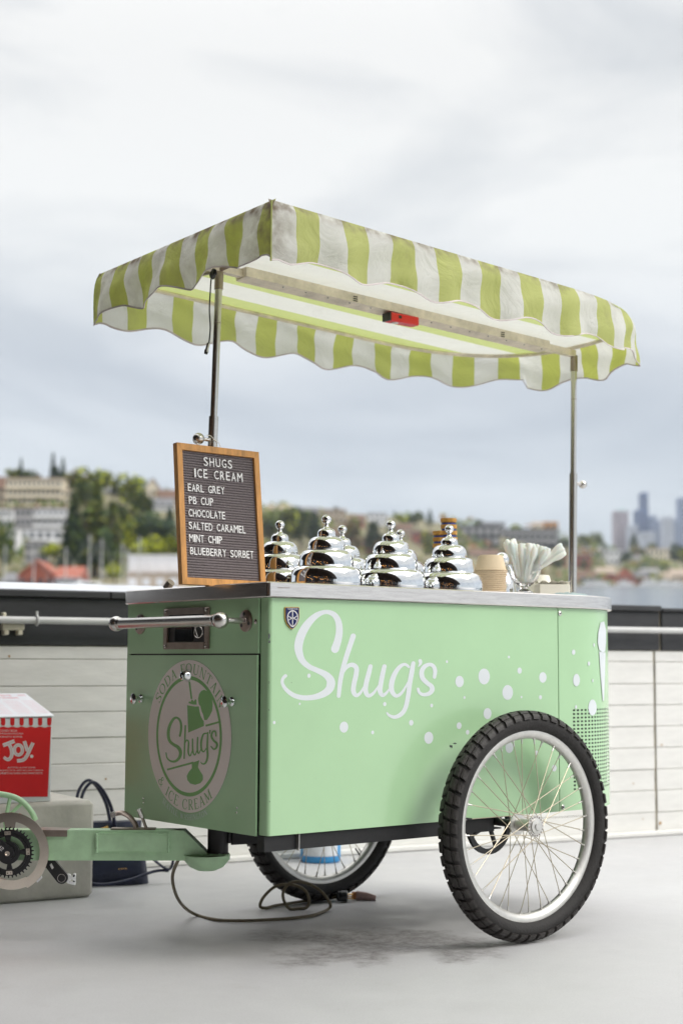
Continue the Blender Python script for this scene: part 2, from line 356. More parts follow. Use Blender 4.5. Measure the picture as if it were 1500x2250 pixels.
# ------------------------------------------------------------------ parapet wall
wall = thing('parapet_wall', 'low white horizontal plank wall with black top boards at the edge of the deck', 'wall', wp(-4, 0, 0))
zs = [.012, .111, .218, .321, .427, .532, .637, .741, .850, .903]
b = MB(); TW = Matrix.Translation(W0) @ Matrix.Rotation(WA, 4, 'Z')
b.box((-13, .0075, 0), (9, .10, 1.10), T=TW); b.build('backing', 'joint', wall, smooth=False)
segs = [(-13, -6.3), (-6.29, -3.62), (-3.61, -.168), (-.158, 3.4), (3.41, 9)]
plankmesh = {}
for si, (s0, s1) in enumerate(segs):
    for zi in range(9):
        z0, z1 = zs[zi]+.0013, zs[zi+1]-.0013; b = MB()
        j = random.uniform(-.0025, .0025)
        b.box((s0+.002, j, z0), (s1-.002, .0072, z1), T=TW, bev=.002); b.build('plank', 'plank', wall)
for s0, s1 in ((-13, -5.5), (-5.49, -.13), (-.12, 9)):
    for z0, z1, o in ((.906, .993, -.006), (.996, 1.098, -.008)):
        b = MB(); b.box((s0+.003, o, z0), (s1-.003, .0072, z1), T=TW, bev=.003); b.build('trim_board', 'trim', wall)
b = MB(); b.box((-3.0, -.028, 1.1), (-.13, .17, 1.128), T=TW, bev=.004); b.build('cap_board', 'trim', wall)
b = MB(); b.box((-.12, -.024, 1.1), (9, .17, 1.118), T=TW, bev=.004); b.build('cap_board', 'trim', wall)
b = MB(); b.box((-13, -.028, 1.1), (-3.003, .17, 1.128), T=TW, bev=.004); b.build('cap_board', 'trim', wall)
b = MB()
b.add([TW @ V(q) for q in ((-13, -.022, 1.13), (-2.4, -.022, 1.13), (-2.4, .15, 1.166), (-13, .15, 1.166), (-13, .15, 1.13), (-2.4, .15, 1.13))], [(0, 1, 2, 3), (3, 2, 5, 4), (0, 3, 4), (1, 5, 2), (0, 4, 5, 1)])
b.build('cap_flashing', 'flash', wall, smooth=False)
b = MB(); b.box((-13, -.045, .002), (9, -.0035, .024), T=TW, bev=.004); b.build('base_board', 'plank', wall)
b = MB(); b.tube([wp(-13, .062, 1.005), wp(9, .062, 1.005)], .0145, 14); pipe = b.build('conduit_pipe', 'pipe', wall)
for sx in (-6.5, -3.32, .9, 4):
    b = MB(); b.tube([wp(sx, .062+.019*cos(q), 1.005+.019*sin(q)) for q in [2*pi*i/12 for i in range(12)]], .005, 8, closed=True)
    b.tube([wp(sx, .062, 1.024), wp(sx, .062, 1.042)], .006, 8); b.tube([wp(sx, .044, 1.005), wp(sx, .006, 1.005)], .005, 8); b.build('pipe_clamp', 'pipe', wall)
b = MB(); s = -3.36
for (x0, x1, z0, z1) in ((-.095, -.005, .965, .990), (-.088, -.068, .945, .966), (-.032, -.012, .945, .966), (-.095, -.08, .99, 1.035)):
    b.box((s+x0, -.052, z0), (s+x1, -.009, z1), T=TW, bev=.004)
b.build('outlet_bracket', 'cream', wall)

for px, py, rr_ in ((1449, 1809, 4.5), (1452, 1637, 3), (1411, 1800, 2), (20, 1442, 3), (232, 1712, 2.5), (1390, 1722, 2)):
    v_ = rayv(px, py); kq = (W0-EYE).dot(WN)/v_.dot(WN); c_ = EYE+v_*kq+WN*.0042; b = MB()
    b.add([c_+WD*(rr_*.0017*cos(2*pi*i/14)*random.uniform(.7, 1.2))+V((0, 0, rr_*.0017*sin(2*pi*i/14)*random.uniform(.7, 1.3))) for i in range(14)], [tuple(range(14))]); b.build('rust_spot', 'rust', wall, smooth=False)
# ------------------------------------------------------------------ dark building behind the camera's left shoulder (mirrored in the chrome); length stretched to block sky light
fac = thing('restaurant_building', 'dark timber building seen only mirrored in the chrome lids, with an added roof that shades the cart', 'building', (-5, -4, 0))
b = MB(); b.box((-8, -15, -1), (-3.9, 9, 6.5)); b.build('wall', 'facade', fac, smooth=False)
b = MB(); b.box((-3.895, -15, 3.05), (-.8, 9, 3.35)); b.build('shade_roof', 'facade', fac, smooth=False)  # unseen roof, added and drawn out to shade the cart's left end
for y in range(-14, -7, 3): b = MB(); b.box((-2.2, y-.09, 0), (-2.02, y+.09, 3.045)); b.build('porch_post', 'facade', fac, smooth=False)
for y in range(-13, 1, 3):
    b = MB(); b.box((-3.895, y, .9), (-3.86, y+2, 2.4)); b.box((-3.857, y+.08, .98), (-3.85, y+1.92, 2.32), 1); b.build('window', ['facade', 'screen'], fac, smooth=False)
for i in range(26):
    b = MB(); b.sphere((-3.4-random.random()*.35, -7+i*.32, 1.5+random.random()*.9), .03, 8); b.build('string_bulb', 'lamp', fac)

# ------------------------------------------------------------------ the cart
cart = thing('ice_cream_cart', 'mint green tricycle ice cream cart with striped awning and fat spoked wheels', 'ice cream cart', (.6, .387, 0))
XC, HW, ZB, ZT = 1.262, .3866, .366, 1.022
def body_path(x0, off=0, nseg=28):         # outline from the front face round the rounded end to the far side
    r = HW+off; pts = [(x0, -off)]
    for i in range(nseg+1): q = -pi/2+pi*i/nseg; pts.append((XC+r*cos(q)*1.0, HW+r*sin(q)))
    return pts
def strip(b, path, z0, z1, th, m=0):
    n = len(path); vs = []; nr = []
    for i in range(n):
        a = path[max(0, i-1)]; c = path[min(n-1, i+1)]; d = V((c[0]-a[0], c[1]-a[1], 0)).normalized(); nr.append(V((-d.y, d.x, 0)))
    for i, (x, y) in enumerate(path):
        o_ = V((x, y, 0)); i_ = o_+nr[i]*th
        vs += [o_+V((0, 0, z0)), o_+V((0, 0, z1)), i_+V((0, 0, z1)), i_+V((0, 0, z0))]
    fs = [(0, 1, 2, 3), tuple((n-1)*4+k for k in (3, 2, 1, 0))]
    for i in range(n-1):
        for k in range(4): fs.append((i*4+k, i*4+4+k, i*4+4+(k+1) % 4, i*4+(k+1) % 4))
    return b.add(vs, fs, m)
core = [(.012, .012)]+[(x, y) for x, y in body_path(.5, -.008)[1:]]+[(.012, 2*HW-.012)]
b = MB(); b.prism([(x, y, ZB+.004) for x, y in core], V((0, 0, ZT-ZB-.006))); b.build('inner_tank', 'blk_plastic', cart, smooth=False)
fr = [(0, .040)]+[(.013-.013*cos(q), .013-.013*sin(q)) for q in [pi/2*i/6 for i in range(7)]]+[(.4, 0), (.8, 0), (1.1622, 0)]
b = MB(); strip(b, fr, ZB, ZT, .005); b.build('front_panel', 'mint', cart, angle=50)
VS, VZ0, VZ1 = 1.231, .425, .695
arc = body_path(1.1658); far_ = [(1.26-i*.2, 2*HW) for i in range(1, 7)]+[(.013, 2*HW), (0, 2*HW-.013), (0, 2*HW-.026)]
endp = arc+far_
b = MB(); strip(b, endp, VZ1, ZT, .005); strip(b, endp, ZB, VZ0, .005)
strip(b, [(1.1658, 0), (VS, 0)], VZ0, VZ1, .005)
cut = [q for q in endp if True]
# perforated band: real square holes over the dark inside
def along(sl):      # point at arc length from VS round the end
    st = XC-VS
    if sl < st: return (VS+sl, 0, 0, -1)
    q = -pi/2+(sl-st)/HW; return (XC+HW*cos(q), HW+HW*sin(q), cos(q), sin(q))
hp, vp = .0190, .01215; ncol = 40; nrow = 22
us = [];
for i in range(ncol): us += [i*hp, i*hp+.0105]
us.append(ncol*hp); vz = []
for j in range(nrow): vz += [VZ1-j*vp-.003, VZ1-j*vp-.009]
vz = [VZ1]+vz+[VZ0]
pv = []; pf = []
for u in us:
    x, y, _, _ = along(u)
    for z in vz: pv.append((x, y, z))
nv = len(vz)
for i in range(len(us)-1):
    for j in range(nv-1):
        if i % 2 == 0 and j % 2 == 1: continue
        pf.append((i*nv+j, (i+1)*nv+j, (i+1)*nv+j+1, i*nv+j+1))
b.add(pv, pf); x, y, _, _ = along(us[-1])
rest = [(x, y)]+[q for q in endp if q[1] > y+.02]
strip(b, rest, VZ0, VZ1, .005); b.build('end_panel', 'mint', cart, angle=50)
b = MB(); strip(b, [(0, .0435), (0, .7445)], .867, ZT, .006); b.build('upper_panel', 'mint', cart, smooth=False)
door = None
b = MB(); strip(b, [(-.004, .0435), (-.004, .7445)], ZB-.003, .8625, .006); door = b.build('door', 'mint', cart, smooth=False)
b = MB(); b.box((.004, .03, ZB-.002), (1.3, .745, ZB+.003)); b.build('underside', 'black', cart, smooth=False)
# counter top
def counter_outline(off=.014, r1=.012, r2=.045):
    o = []
    def fil(cx, cy, r, a0): o.extend([(cx+r*cos(a0+pi/2*i/6), cy+r*sin(a0+pi/2*i/6)) for i in range(7)])
    fil(-off+r1, -off+r1, r1, pi)
    for i in range(33): q = -pi/2+pi*i/32; o.append((XC+(HW+off)*cos(q), HW+(HW+off)*sin(q)))
    fil(-off+r2, 2*HW+off-r2, r2, pi/2)
    return o
CT = 1.0665
co = counter_outline(); ci = counter_outline(.011, .010, .042); b = MB(); n = len(co)
vs = [(x, y, ZT+.001) for x, y in ci]+[(x, y, ZT+.004) for x, y in co]+[(x, y, CT-.003) for x, y in co]+[(x, y, CT) for x, y in ci]
fs = [tuple(reversed(range(n))), tuple(range(3*n, 4*n))]
for k in range(3): fs += [(k*n+i, k*n+(i+1) % n, (k+1)*n+(i+1) % n, (k+1)*n+i) for i in range(n)]
b.add(vs, fs); ctop = b.build('worktop', 'steel_top', cart, angle=40)
FY = -.0003
def on_front(px, py, o=0): v = hit(px, py, 1, 0); return V((v.x, FY-o, v.z))
def fz8(x, y): return (560+x/1.875, 1300+y/1.875)
# vinyl lettering on the front panel, traced as brush strokes
sg = lambda x, y: on_front(600+x/3.947, 1320+y/3.947)
SHUGS = [
 [(535,420,70),(560,345,64),(573,260,60),(562,175,54),(522,118,46),(455,98,36),(375,128,50),(300,200,66),(246,290,74),(220,380,74),(224,450,66),(252,520,54),(310,573,46),(380,605,46),(450,640,56),(490,680,68),(500,722,74),(482,772,68),(430,812,58),(350,838,48),(262,843,44),(180,822,40),(115,775,34),(80,720,28),(82,680,28),(106,652,30)],
 [(693,307,46),(655,420,44),(612,560,42),(582,690,40),(567,828,34)],
 [(585,680,14),(610,610,28),(650,566,34),(690,558,40),(720,585,42),(718,640,42),(700,720,42),(694,785,42),(718,822,34),(755,800,24),(795,730,14)],
 [(842,570,38),(825,640,42),(805,720,42),(800,785,42),(825,825,34),(870,800,24),(915,735,14)],
 [(963,570,38),(945,650,42),(930,730,42),(925,785,42),(948,822,32),(985,795,22),(1025,740,12)],
 [(1175,575,22),(1140,553,26),(1095,575,34),(1050,640,42),(1025,720,46),(1028,785,42),(1062,826,32),(1105,808,26),(1145,750,18),(1180,680,12)],
 [(1213,543,36),(1200,620,42),(1182,720,42),(1168,830,40),(1145,930,38),(1108,985,38),(1055,1010,32),(1008,998,24),(986,975,16)],
 [(1272,523,34),(1275,545,26),(1257,572,8)],
 [(1396,664,30),(1402,610,36),(1386,568,34),(1350,554,32),(1308,575,38),(1285,620,42),(1294,672,42),(1332,714,38),(1368,742,40),(1376,775,42),(1350,806,36),(1302,816,30),(1266,798,26),(1254,766,24)]]
for k, st in enumerate(SHUGS):
    flatpart('script_lettering', brush([st]), lambda x, y, k=k: sg(x, y)-V((0, .00004*(k+1), 0)), 'decal', cart)
dots = [(366,559,23),(484,581,8),(184,463,5),(79,540,7),(222,347,9),(534,464,9),(727,470,8),(643,541,12),(715,603,25),(790,289,6),(842,371,24),(943,350,33),(1040,416,31),(862,437,6),(1045,270,6),(1089,326,13),(1185,354,22),(1097,435,5),(1175,436,9),(957,503,23),(840,553,14),(875,580,10),(1047,643,23),(1159,665,10),(1232,728,14)]
for x, y, r in dots:
    c = on_front(*fz8(x, y)); q = on_front(*fz8(x, y-r)); R_ = abs(q.z-c.z)
    b = MB(); b.add([c+V((R_*cos(2*pi*i/24), -.0001, R_*sin(2*pi*i/24))) for i in range(24)], [tuple(range(24))]); b.build('vinyl_dot', 'decal', cart, smooth=False)
def on_end(px, py, off=.0015):
    v = rayv(px, py); ox, oy = EYE.x, EYE.y
    A = v.x**2+v.y**2; B = 2*(v.x*(ox-XC)+v.y*(oy-HW)); R = HW+off; D = B*B-4*A*((ox-XC)**2+(oy-HW)**2-R*R)
    if D > 0:
        k = (-B-math.sqrt(D))/(2*A); q = EYE+v*k
        if q.x > XC: return q
    q = hit(px, py, 1, -off)
    return q
for x, y, rx, ry in ((1312,250,7,11),(1324,365,14,26),(1375,297,5,9),(1396,220,3,8),(1391,367,3,7),(1322,476,4,8),(1390,478,17,33),(1160,665,1,1)):
    px, py = fz8(x, y); b = MB(); b.add([on_end(px+rx/1.875*cos(2*pi*i/20), py+ry/1.875*sin(2*pi*i/20), .0012) for i in range(20)], [tuple(range(20))]); b.build('vinyl_dot', 'decal', cart, smooth=False)
cone_poly = [(1319,1368),(1314,1390),(1313,1412),(1316,1428),(1323,1434),(1329,1432),(1331,1412),(1331,1385),(1327,1366)]
b = MB(); b.add([on_end(x, y, .002) for x, y in cone_poly], [tuple(range(len(cone_poly)))]); b.build('vinyl_scoop', 'decal', cart, smooth=False)
b = MB(); b.add([on_end(x, y, .002) for x, y in ((1316,1432),(1330,1434),(1329,1475),(1326.5,1540),(1324,1540),(1319,1480))], [tuple(range(6))]); b.build('vinyl_cone', 'decal', cart, smooth=False)
# shield badge
bz = lambda x, y: on_front(600+x/15, 1310+y/15)
sh = [(390,380),(800,380),(815,400),(815,700),(790,820),(740,930),(670,1020),(598,1080),(530,1030),(450,930),(400,820),(380,700),(378,400)]
b = MB(); b.prism([bz(598+(x-598)*1.09, 720+(y-720)*1.05) for x, y in sh], V((0, -.004, 0))); badge = b.build('shield_badge', 'gold', cart, smooth=False)
b = MB(); b.prism([bz(x, y)-V((0, .0041, 0)) for x, y in sh], V((0, -.0012, 0))); b.build('enamel_face', 'navy_enamel', badge, smooth=False)
st = [[(598,480,30),(520,510,30),(455,590,28),(432,700,24),(460,850,22),(530,960,26),(598,1015,34)], [(598,480,30),(676,510,30),(741,590,28),(764,700,24),(736,850,22),(666,960,26),(598,1015,34)],
      [(598,490,24),(598,990,20)], [(445,650,18),(520,700,22),(598,735,34)], [(455,800,18),(530,750,22),(598,735,34)], [(751,650,18),(676,700,22),(598,735,34)], [(741,800,18),(666,750,22),(598,735,34)]]
flatpart('wheel_emblem', join2d([brush(st, 4, False), fit_text('TEKNEITALIA', 420, 770, 448, 396)]), lambda x, y: bz(x, y)-V((0, .0060, 0)), 'print', badge)
# maker's print on the worktop edge
flatpart('edge_print', join2d([fit_text('TEKNE', 610, 621, 1293, 1290), fit_text('ITALIA', 622, 637, 1293, 1290)]), lambda x, y: (lambda q: V((q.x, -.0152, q.z)))(hit(x, y, 1, -.014)), 'steel_dark', cart)
# scuffs and a small crest transfer at the corner
for (px, py, w, h) in ((591,1398,2,8),(591,1410,2,4),(591,1500,.7,5),(591,1560,.7,4),(592,1762,.6,3),(989,1640,3,3),(992,1641,2,4),(998,1634,4,2),(640,1500,1,1)):
    b = MB(); c = on_front(max(px, 590), py); n = 9
    b.add([on_front(max(px, 588)+w*cos(2*pi*i/n)*random.uniform(.6, 1.2), py+h*sin(2*pi*i/n)*random.uniform(.6, 1.1))-V((0, .0004, 0)) for i in range(n)], [tuple(range(n))]); b.build('paint_chip', 'chip', cart, smooth=False)
# screws
def screw(c, ax, r=.0055, parent=cart): b = MB(); b.lathe([(r, 0), (r, .0015), (r*.7, .003), (0, .0034)], c, ax, 12); b.lathe([(r*.35, .0035), (0, .0036)], c, ax, 6, 1); return b.build('screw', ['steel', 'black'], parent)
for px, py in ((1229.5,1348),(1236,1774)): screw(on_front(px, py), (0, -1, 0), .008)
# ---- left (handle) end
LX = -.0108
def on_left(px, py): v = hit(px, py, 0, LX+.0008); return V((v.x-.0006, v.y, v.z))
ec = V((0, .386, .6245)); ER = .2235
def epol(a, r, o=0): return V((LX-.0005-o, ec.y-r*cos(a), ec.z+r*sin(a)))
b = MB(); b.add([epol(2*pi*i/72, ER) for i in range(72)], [tuple(range(72))]); emb = b.build('round_emblem', 'decal_in', door, smooth=False)
b = MB(); n = 72; b.add([epol(2*pi*i/n, r, .0004) for r in (.1765, .1655) for i in range(n)], [(i, (i+1) % n, n+(i+1) % n, n+i) for i in range(n)]); b.build('emblem_ring', 'decal_green', door, smooth=False)
e7 = lambda x, y, k=0: on_left(330+x/5.626, 1420+y/5.626)-V((.0009+k*.00012, 0, 0))
e_st = [[(372,1110,26),(388,1020,28),(378,930,28),(335,886,26),(290,905,32),(246,985,36),(229,1080,38),(242,1165,36),(290,1215,36),(350,1252,42),(380,1310,40),(368,1375,36),(320,1422,30),(262,1424,22),(214,1382,16),(202,1320,14)],
 [(440,985,20),(425,1388,18)], [(430,1215,12),(455,1165,18),(480,1190,20),(476,1310,20),(500,1358,16),(528,1290,12)], [(530,1150,18),(534,1300,20),(560,1346,16),(588,1280,12)], [(594,1130,18),(590,1270,20),(606,1328,16),(640,1262,10)],
 [(706,1078,16),(664,1092,20),(638,1180,24),(640,1272,22),(668,1306,16),(702,1262,12)], [(720,1070,18),(712,1240,22),(716,1370,24),(690,1446,22),(652,1456,16),(634,1436,10)],
 [(748,1045,20),(744,1084,8)], [(822,1112,16),(812,1058,20),(782,1060,22),(764,1112,26),(790,1166,24),(832,1206,26),(826,1256,24),(792,1276,18),(760,1240,14)]]
for k, st in enumerate(e_st): flatpart('emblem_script', brush([st], 5), lambda x, y, k=k: e7(x, y, k+1), 'decal_green', door)
flatpart('emblem_band', brush([[(690,985,24),(874,934,24)]], 1, False), e7, 'decal_green', door)
flatpart('emblem_band', brush([[(214,1528,22),(540,1440,24)]], 1, False), e7, 'decal_green', door)
for nm, pl in (('emblem_straw', [(478,440),(500,440),(526,652),(506,656)]),
    ('emblem_glass', [(462,730),(500,738),(560,748),(606,746),(614,800),(628,862),(648,900),(668,930),(670,988),(475,1070)]),
    ('emblem_froth', [(478,704),(486,682),(504,690),(522,658),(545,684),(560,658),(576,662),(580,724),(530,722)]),
    ('emblem_scoop', [(672,540),(722,562),(762,620),(778,720),(771,800),(742,860),(706,914),(672,914),(660,850),(640,806),(625,742),(604,716),(596,650),(610,590),(638,552)]),
    ('emblem_foot', [(518,1446),(612,1412),(602,1460),(596,1500),(622,1545),(655,1600),(656,1655),(625,1695),(560,1716),(500,1700),(464,1658),(457,1605),(482,1555),(520,1510)])):
    flatpart(nm, (pl, [tuple(range(len(pl)))]), e7, 'decal_green', door)
# serif capitals drawn as pen strokes (unit box, y up); thick T, thin H
T_, H_ = .115, .05
def sf(x, y, l=.2): return [(x-l/2, y, H_), (x+l/2, y, H_)]
GL = {
 'S': (.55, [[(.48,.80,H_),(.40,.95,H_),(.22,.97,.07),(.07,.82,T_),(.14,.62,T_),(.40,.42,T_),(.50,.2,T_),(.36,.03,.07),(.14,.03,H_),(.05,.2,H_)], [(.49,.98,H_),(.49,.78,H_)], [(.04,.02,H_),(.04,.24,H_)]]),
 'O': (.78, [[(.39,.98,H_),(.16,.86,.09),(.06,.5,T_),(.16,.14,.09),(.39,.02,H_),(.62,.14,.09),(.72,.5,T_),(.62,.86,.09),(.39,.98,H_)]]),
 'D': (.74, [[(.14,0,T_),(.14,1,T_)], [(.04,.98,H_),(.36,.98,H_),(.6,.84,.09),(.68,.5,T_),(.6,.16,.09),(.36,.02,H_),(.04,.02,H_)]]),
 'A': (.72, [[(.36,1,H_),(.12,0,H_)], [(.36,1,T_),(.62,0,T_)], [(.2,.36,H_),(.52,.36,H_)], sf(.12,.02), sf(.62,.02,.24)]),
 'F': (.54, [[(.14,0,T_),(.14,1,T_)], [(.04,.98,H_),(.5,.98,H_),(.5,.82,H_)], [(.14,.52,H_),(.4,.52,H_)], sf(.14,.02,.26)]),
 'U': (.76, [[(.15,.98,T_),(.15,.3,T_),(.24,.06,.09),(.4,.01,.07),(.55,.08,H_),(.63,.3,H_),(.63,.98,H_)], sf(.15,.98,.26), sf(.63,.98)]),
 'N': (.78, [[(.13,0,H_),(.13,1,H_)], [(.13,1,T_),(.65,0,T_)], [(.65,0,H_),(.65,1,H_)], sf(.13,.02), sf(.12,.98), sf(.65,.98)]),
 'T': (.62, [[(.31,0,T_),(.31,.98,T_)], [(.04,.82,H_),(.04,.98,H_),(.58,.98,H_),(.58,.82,H_)], sf(.31,.02,.28)]),
 'I': (.28, [[(.14,0,T_),(.14,1,T_)], sf(.14,.02,.26), sf(.14,.98,.26)]),
 'C': (.70, [[(.63,.78,H_),(.52,.94,H_),(.38,.98,H_),(.16,.86,.09),(.06,.5,T_),(.16,.14,.09),(.38,.02,H_),(.54,.08,H_),(.64,.24,H_)], [(.64,.98,H_),(.64,.76,H_)]]),
 'E': (.58, [[(.14,0,T_),(.14,1,T_)], [(.04,.98,H_),(.52,.98,H_),(.52,.82,H_)], [(.14,.52,H_),(.42,.52,H_)], [(.04,.02,H_),(.54,.02,H_),(.54,.2,H_)]]),
 'R': (.66, [[(.14,0,T_),(.14,1,T_)], [(.04,.98,H_),(.34,.98,H_),(.5,.88,.09),(.52,.72,T_),(.46,.56,.08),(.3,.5,H_),(.14,.5,H_)], [(.3,.5,T_),(.6,0,T_)], sf(.14,.02,.26)]),
 'M': (.92, [[(.14,0,H_),(.14,1,H_)], [(.14,1,T_),(.45,.08,T_)], [(.45,.08,H_),(.76,1,H_)], [(.77,0,T_),(.77,1,T_)], sf(.14,.02), sf(.77,.02,.26), sf(.1,.98), sf(.82,.98)]),
 'L': (.56, [[(.14,0,T_),(.14,1,T_)], sf(.14,.98,.26), [(.04,.02,H_),(.52,.02,H_),(.52,.2,H_)]]),
 'W': (.98, [[(.1,1,T_),(.3,0,T_)], [(.3,0,H_),(.48,.9,H_)], [(.48,.9,T_),(.68,0,T_)], [(.68,0,H_),(.88,1,H_)], sf(.1,.98), sf(.88,.98)]),
 'H': (.78, [[(.14,0,T_),(.14,1,T_)], [(.64,0,T_),(.64,1,T_)], [(.14,.52,H_),(.64,.52,H_)], sf(.14,.02,.26), sf(.14,.98,.26), sf(.64,.02,.26), sf(.64,.98,.26)]),
 'G': (.76, [[(.63,.80,H_),(.52,.94,H_),(.38,.98,H_),(.16,.86,.09),(.06,.5,T_),(.16,.14,.09),(.38,.02,H_),(.56,.06,H_),(.62,.16,H_)], [(.62,0,T_),(.62,.44,T_)], sf(.62,.42,.24)]),
 '&': (.72, [[(.62,.02,H_),(.3,.5,T_),(.2,.72,.1),(.26,.94,.06),(.4,.94,H_),(.44,.76,.06),(.3,.58,.06),(.1,.36,.08),(.08,.16,T_),(.22,.02,.08),(.4,.06,.06),(.56,.26,H_),(.6,.46,H_)]]),
 ',': (.24, [[(.1,.06,.1),(.1,-.06,.06),(.04,-.14,.03)]]), ' ': (.34, [])}
def arc_text(txt, a0, a1, rb, h, m, name, inward=False):
    ws = [GL[ch][0] for ch in txt]; tot = sum(ws)+.14*(len(txt)-1); pos = 0; sgn = -1 if a1 < a0 else 1
    for i, ch in enumerate(txt):
        mid = pos+ws[i]/2; a = a0+(a1-a0)*mid/tot; pos += ws[i]+.14
        if not GL[ch][1]: continue
        k = abs(a1-a0)*rb/(tot)      # width unit in metres
        vf = brush(GL[ch][1], 4, False)
        def fn(x, y, a=a, k=k, w=ws[i]):
            u = (x-w/2)*k; r = rb+(y*h if not inward else -y*h)
            aa = a-u/rb if not inward else a+u/rb
            return epol(aa, r, .0006+.00002*(i % 3))
        flatpart(name, vf, fn, m, door)
arc_text('SODA FOUNTAIN', rad(150), rad(27), .1835, .030, 'decal_green', 'emblem_letter')
arc_text('& ICE CREAM', rad(221), rad(308), .2150, .030, 'decal_green', 'emblem_letter', True)
arc_text('SEATTLE, WASHINGTON', rad(236), rad(296), .2450, .0165, 'decal', 'emblem_letter', True)
# lock, knobs, small screws
def knob(y, z):
    b = MB(); b.lathe([(.0135, 0), (.0135, .005), (.007, .008), (.007, .018), (.014, .022), (.0165, .027), (.0165, .031), (.012, .0345), (0, .0355)], (LX, y, z), (-1, 0, 0), 20); b.build('door_knob', 'chrome', door)
knob(.652, .7285); knob(.158, .7305)
b = MB(); b.lathe([(.019, 0), (.019, .004), (.015, .010), (.0125, .022), (.009, .023), (.008, .012), (0, .012)], (LX, .391, .802), (-1, 0, 0), 22); b.build('door_lock', 'chrome', door)
for px, py in ((316,1755),(316,1764),(522,1776),(521,1786)): screw(on_left(px, py), (-1, 0, 0), .0028, door)
# controller with bezel
def ybox(b, y0, y1, z0, z1, x0, x1, m=0, bev=0): b.box((x1, y0, z0), (x0, y1, z1), m, bev=bev)
b = MB(); X0 = -.0065
ybox(b, .282, .306, .880, 1.003, X0, X0-.008, bev=.003); ybox(b, .506, .530, .880, 1.003, X0, X0-.008, bev=.003)
ybox(b, .3062, .5058, .880, .898, X0, X0-.008); ybox(b, .3062, .5058, .985, 1.003, X0, X0-.008)
ybox(b, .298, .514, .8975, .9005, X0-.008, X0-.014); ybox(b, .298, .514, .9835, .9865, X0-.008, X0-.014)
bezel = b.build('controller_bezel', 'steel_dark', cart, angle=30)
b = MB(); ybox(b, .306, .506, .898, .985, X0+.0005, X0-.001); b.build('controller_plate', 'blk_plastic', cart, smooth=False)
b = MB(); ybox(b, .372, .470, .903, .980, X0-.001, X0-.004, bev=.001); b.build('display', 'screen', cart, smooth=False)
for y, z in ((.296, .889), (.296, .994), (.516, .889), (.516, .994)): screw((X0-.008, y, z), (-1, 0, 0), .0045, bezel)
b = MB(); b.tube([(X0-.008, .334+.022*cos(q), .930+.017*sin(q)) for q in [2*pi*i/16 for i in range(16)]], .0018, 6, closed=True); b.tube([(X0-.008, .345, .98), (X0-.010, .352, .945), (X0-.009, .334, .913)], .0018, 6); b.build('key_ring', 'steel', cart)
# push bar
HX = -.094; HZ = .959
hb = MB(); hb.tube([(HX, .105, HZ), (HX, .665, HZ)], .0165, 24); bar = hb.build('push_bar', 'steel', cart)
for y in (.102, .672):
    b = MB(); b.sphere((HX, y, HZ), .0235, 24); b.lathe([(.018, 0), (.019, .006), (.0165, .012)], (HX, y+(.02 if y < .3 else -.02), HZ), (0, 1 if y < .3 else -1, 0), 24); b.build('bar_end_ball', 'steel', bar)
    b = MB(); b.tube([(HX, y, HZ), (-.006, y, HZ)], .0085, 16); b.build('bar_standoff', 'steel', bar)
    b = MB(); b.lathe([(.031, 0), (.031, .0035), (.028, .0055), (.010, .0065), (.009, .009)], (-.0065, y, HZ), (-1, 0, 0), 28); fl = b.build('bar_flange', 'steel_dark', bar)
    for q in (rad(80), rad(200), rad(320)): b = MB(); b.lathe([(.006, 0), (.0045, .001), (0, .0005)], (-.0122, y+.02*cos(q), HZ+.02*sin(q)), (-1, 0, 0), 10); b.build('bar_bolt', 'blk_plastic', bar)
screw((-.0065, .056, .956), (-1, 0, 0), .007); screw((-.0065, .715, .958), (-1, 0, 0), .005)

# ---- chassis
b = MB()
b.box((-.002, .012, ZB-.044), (.88, .045, ZB-.003)); b.box((.35, .727, ZB-.044), (.88, .76, ZB-.003)); b.box((.355, .046, ZB-.044), (.40, .726, ZB-.003)); b.box((.83, .046, ZB-.044), (.878, .726, ZB-.003)); b.box((.62, .046, ZB-.04), (.66, .726, ZB-.004))
b.build('chassis', 'black', cart, smooth=False)
PV = V((.10, .387, 0))
b = MB(); b.tube([PV+V((0, 0, .276)), PV+V((0, 0, .360))], .031, 24); b.build('pivot_post', 'black', cart)
for sg_ in (-1, 1):
    b = MB(); b.prism([PV+V((.03, sg_*.024, .30)), PV+V((.50, sg_*.30, .325)), PV+V((.50, sg_*.30, .357)), PV+V((.03, sg_*.024, .355))], V((0, sg_*.008, 0))); b.build('hitch_brace', 'black', cart, smooth=False)
b = MB(); b.box((.12, .36, .305), (.62, .415, .352)); b.build('hitch_beam', 'black', cart, smooth=False)
b = MB(); b.box((.108, -.001, ZB-.046), (.110, .0115, ZB-.002)); b.build('frame_tab', 'alu', cart, smooth=False)
WX, WR = .889, .35
b = MB(); b.tube([(WX, -.10, WR), (WX, .855, WR)], .012, 12); b.box((WX-.03, .02, WR-.02), (WX+.03, .045, ZB-.04)); b.box((WX-.03, .727, WR-.02), (WX+.03, .755, ZB-.04)); b.build('axle', 'black', cart)
b = MB(); b.lathe([(.095, 0), (.095, .012), (.078, .012), (.078, 0)], (WX+.02, .06, WR-.012), (0, 1, 0), 36, closed=True)
for k in range(4): q = k*pi/2+.4; b.tube([(WX+.02, .066, WR-.012), (WX+.02+.084*cos(q), .066, WR-.012+.084*sin(q))], .008, 6)
b.build('brake_drum', 'blk_plastic', cart)

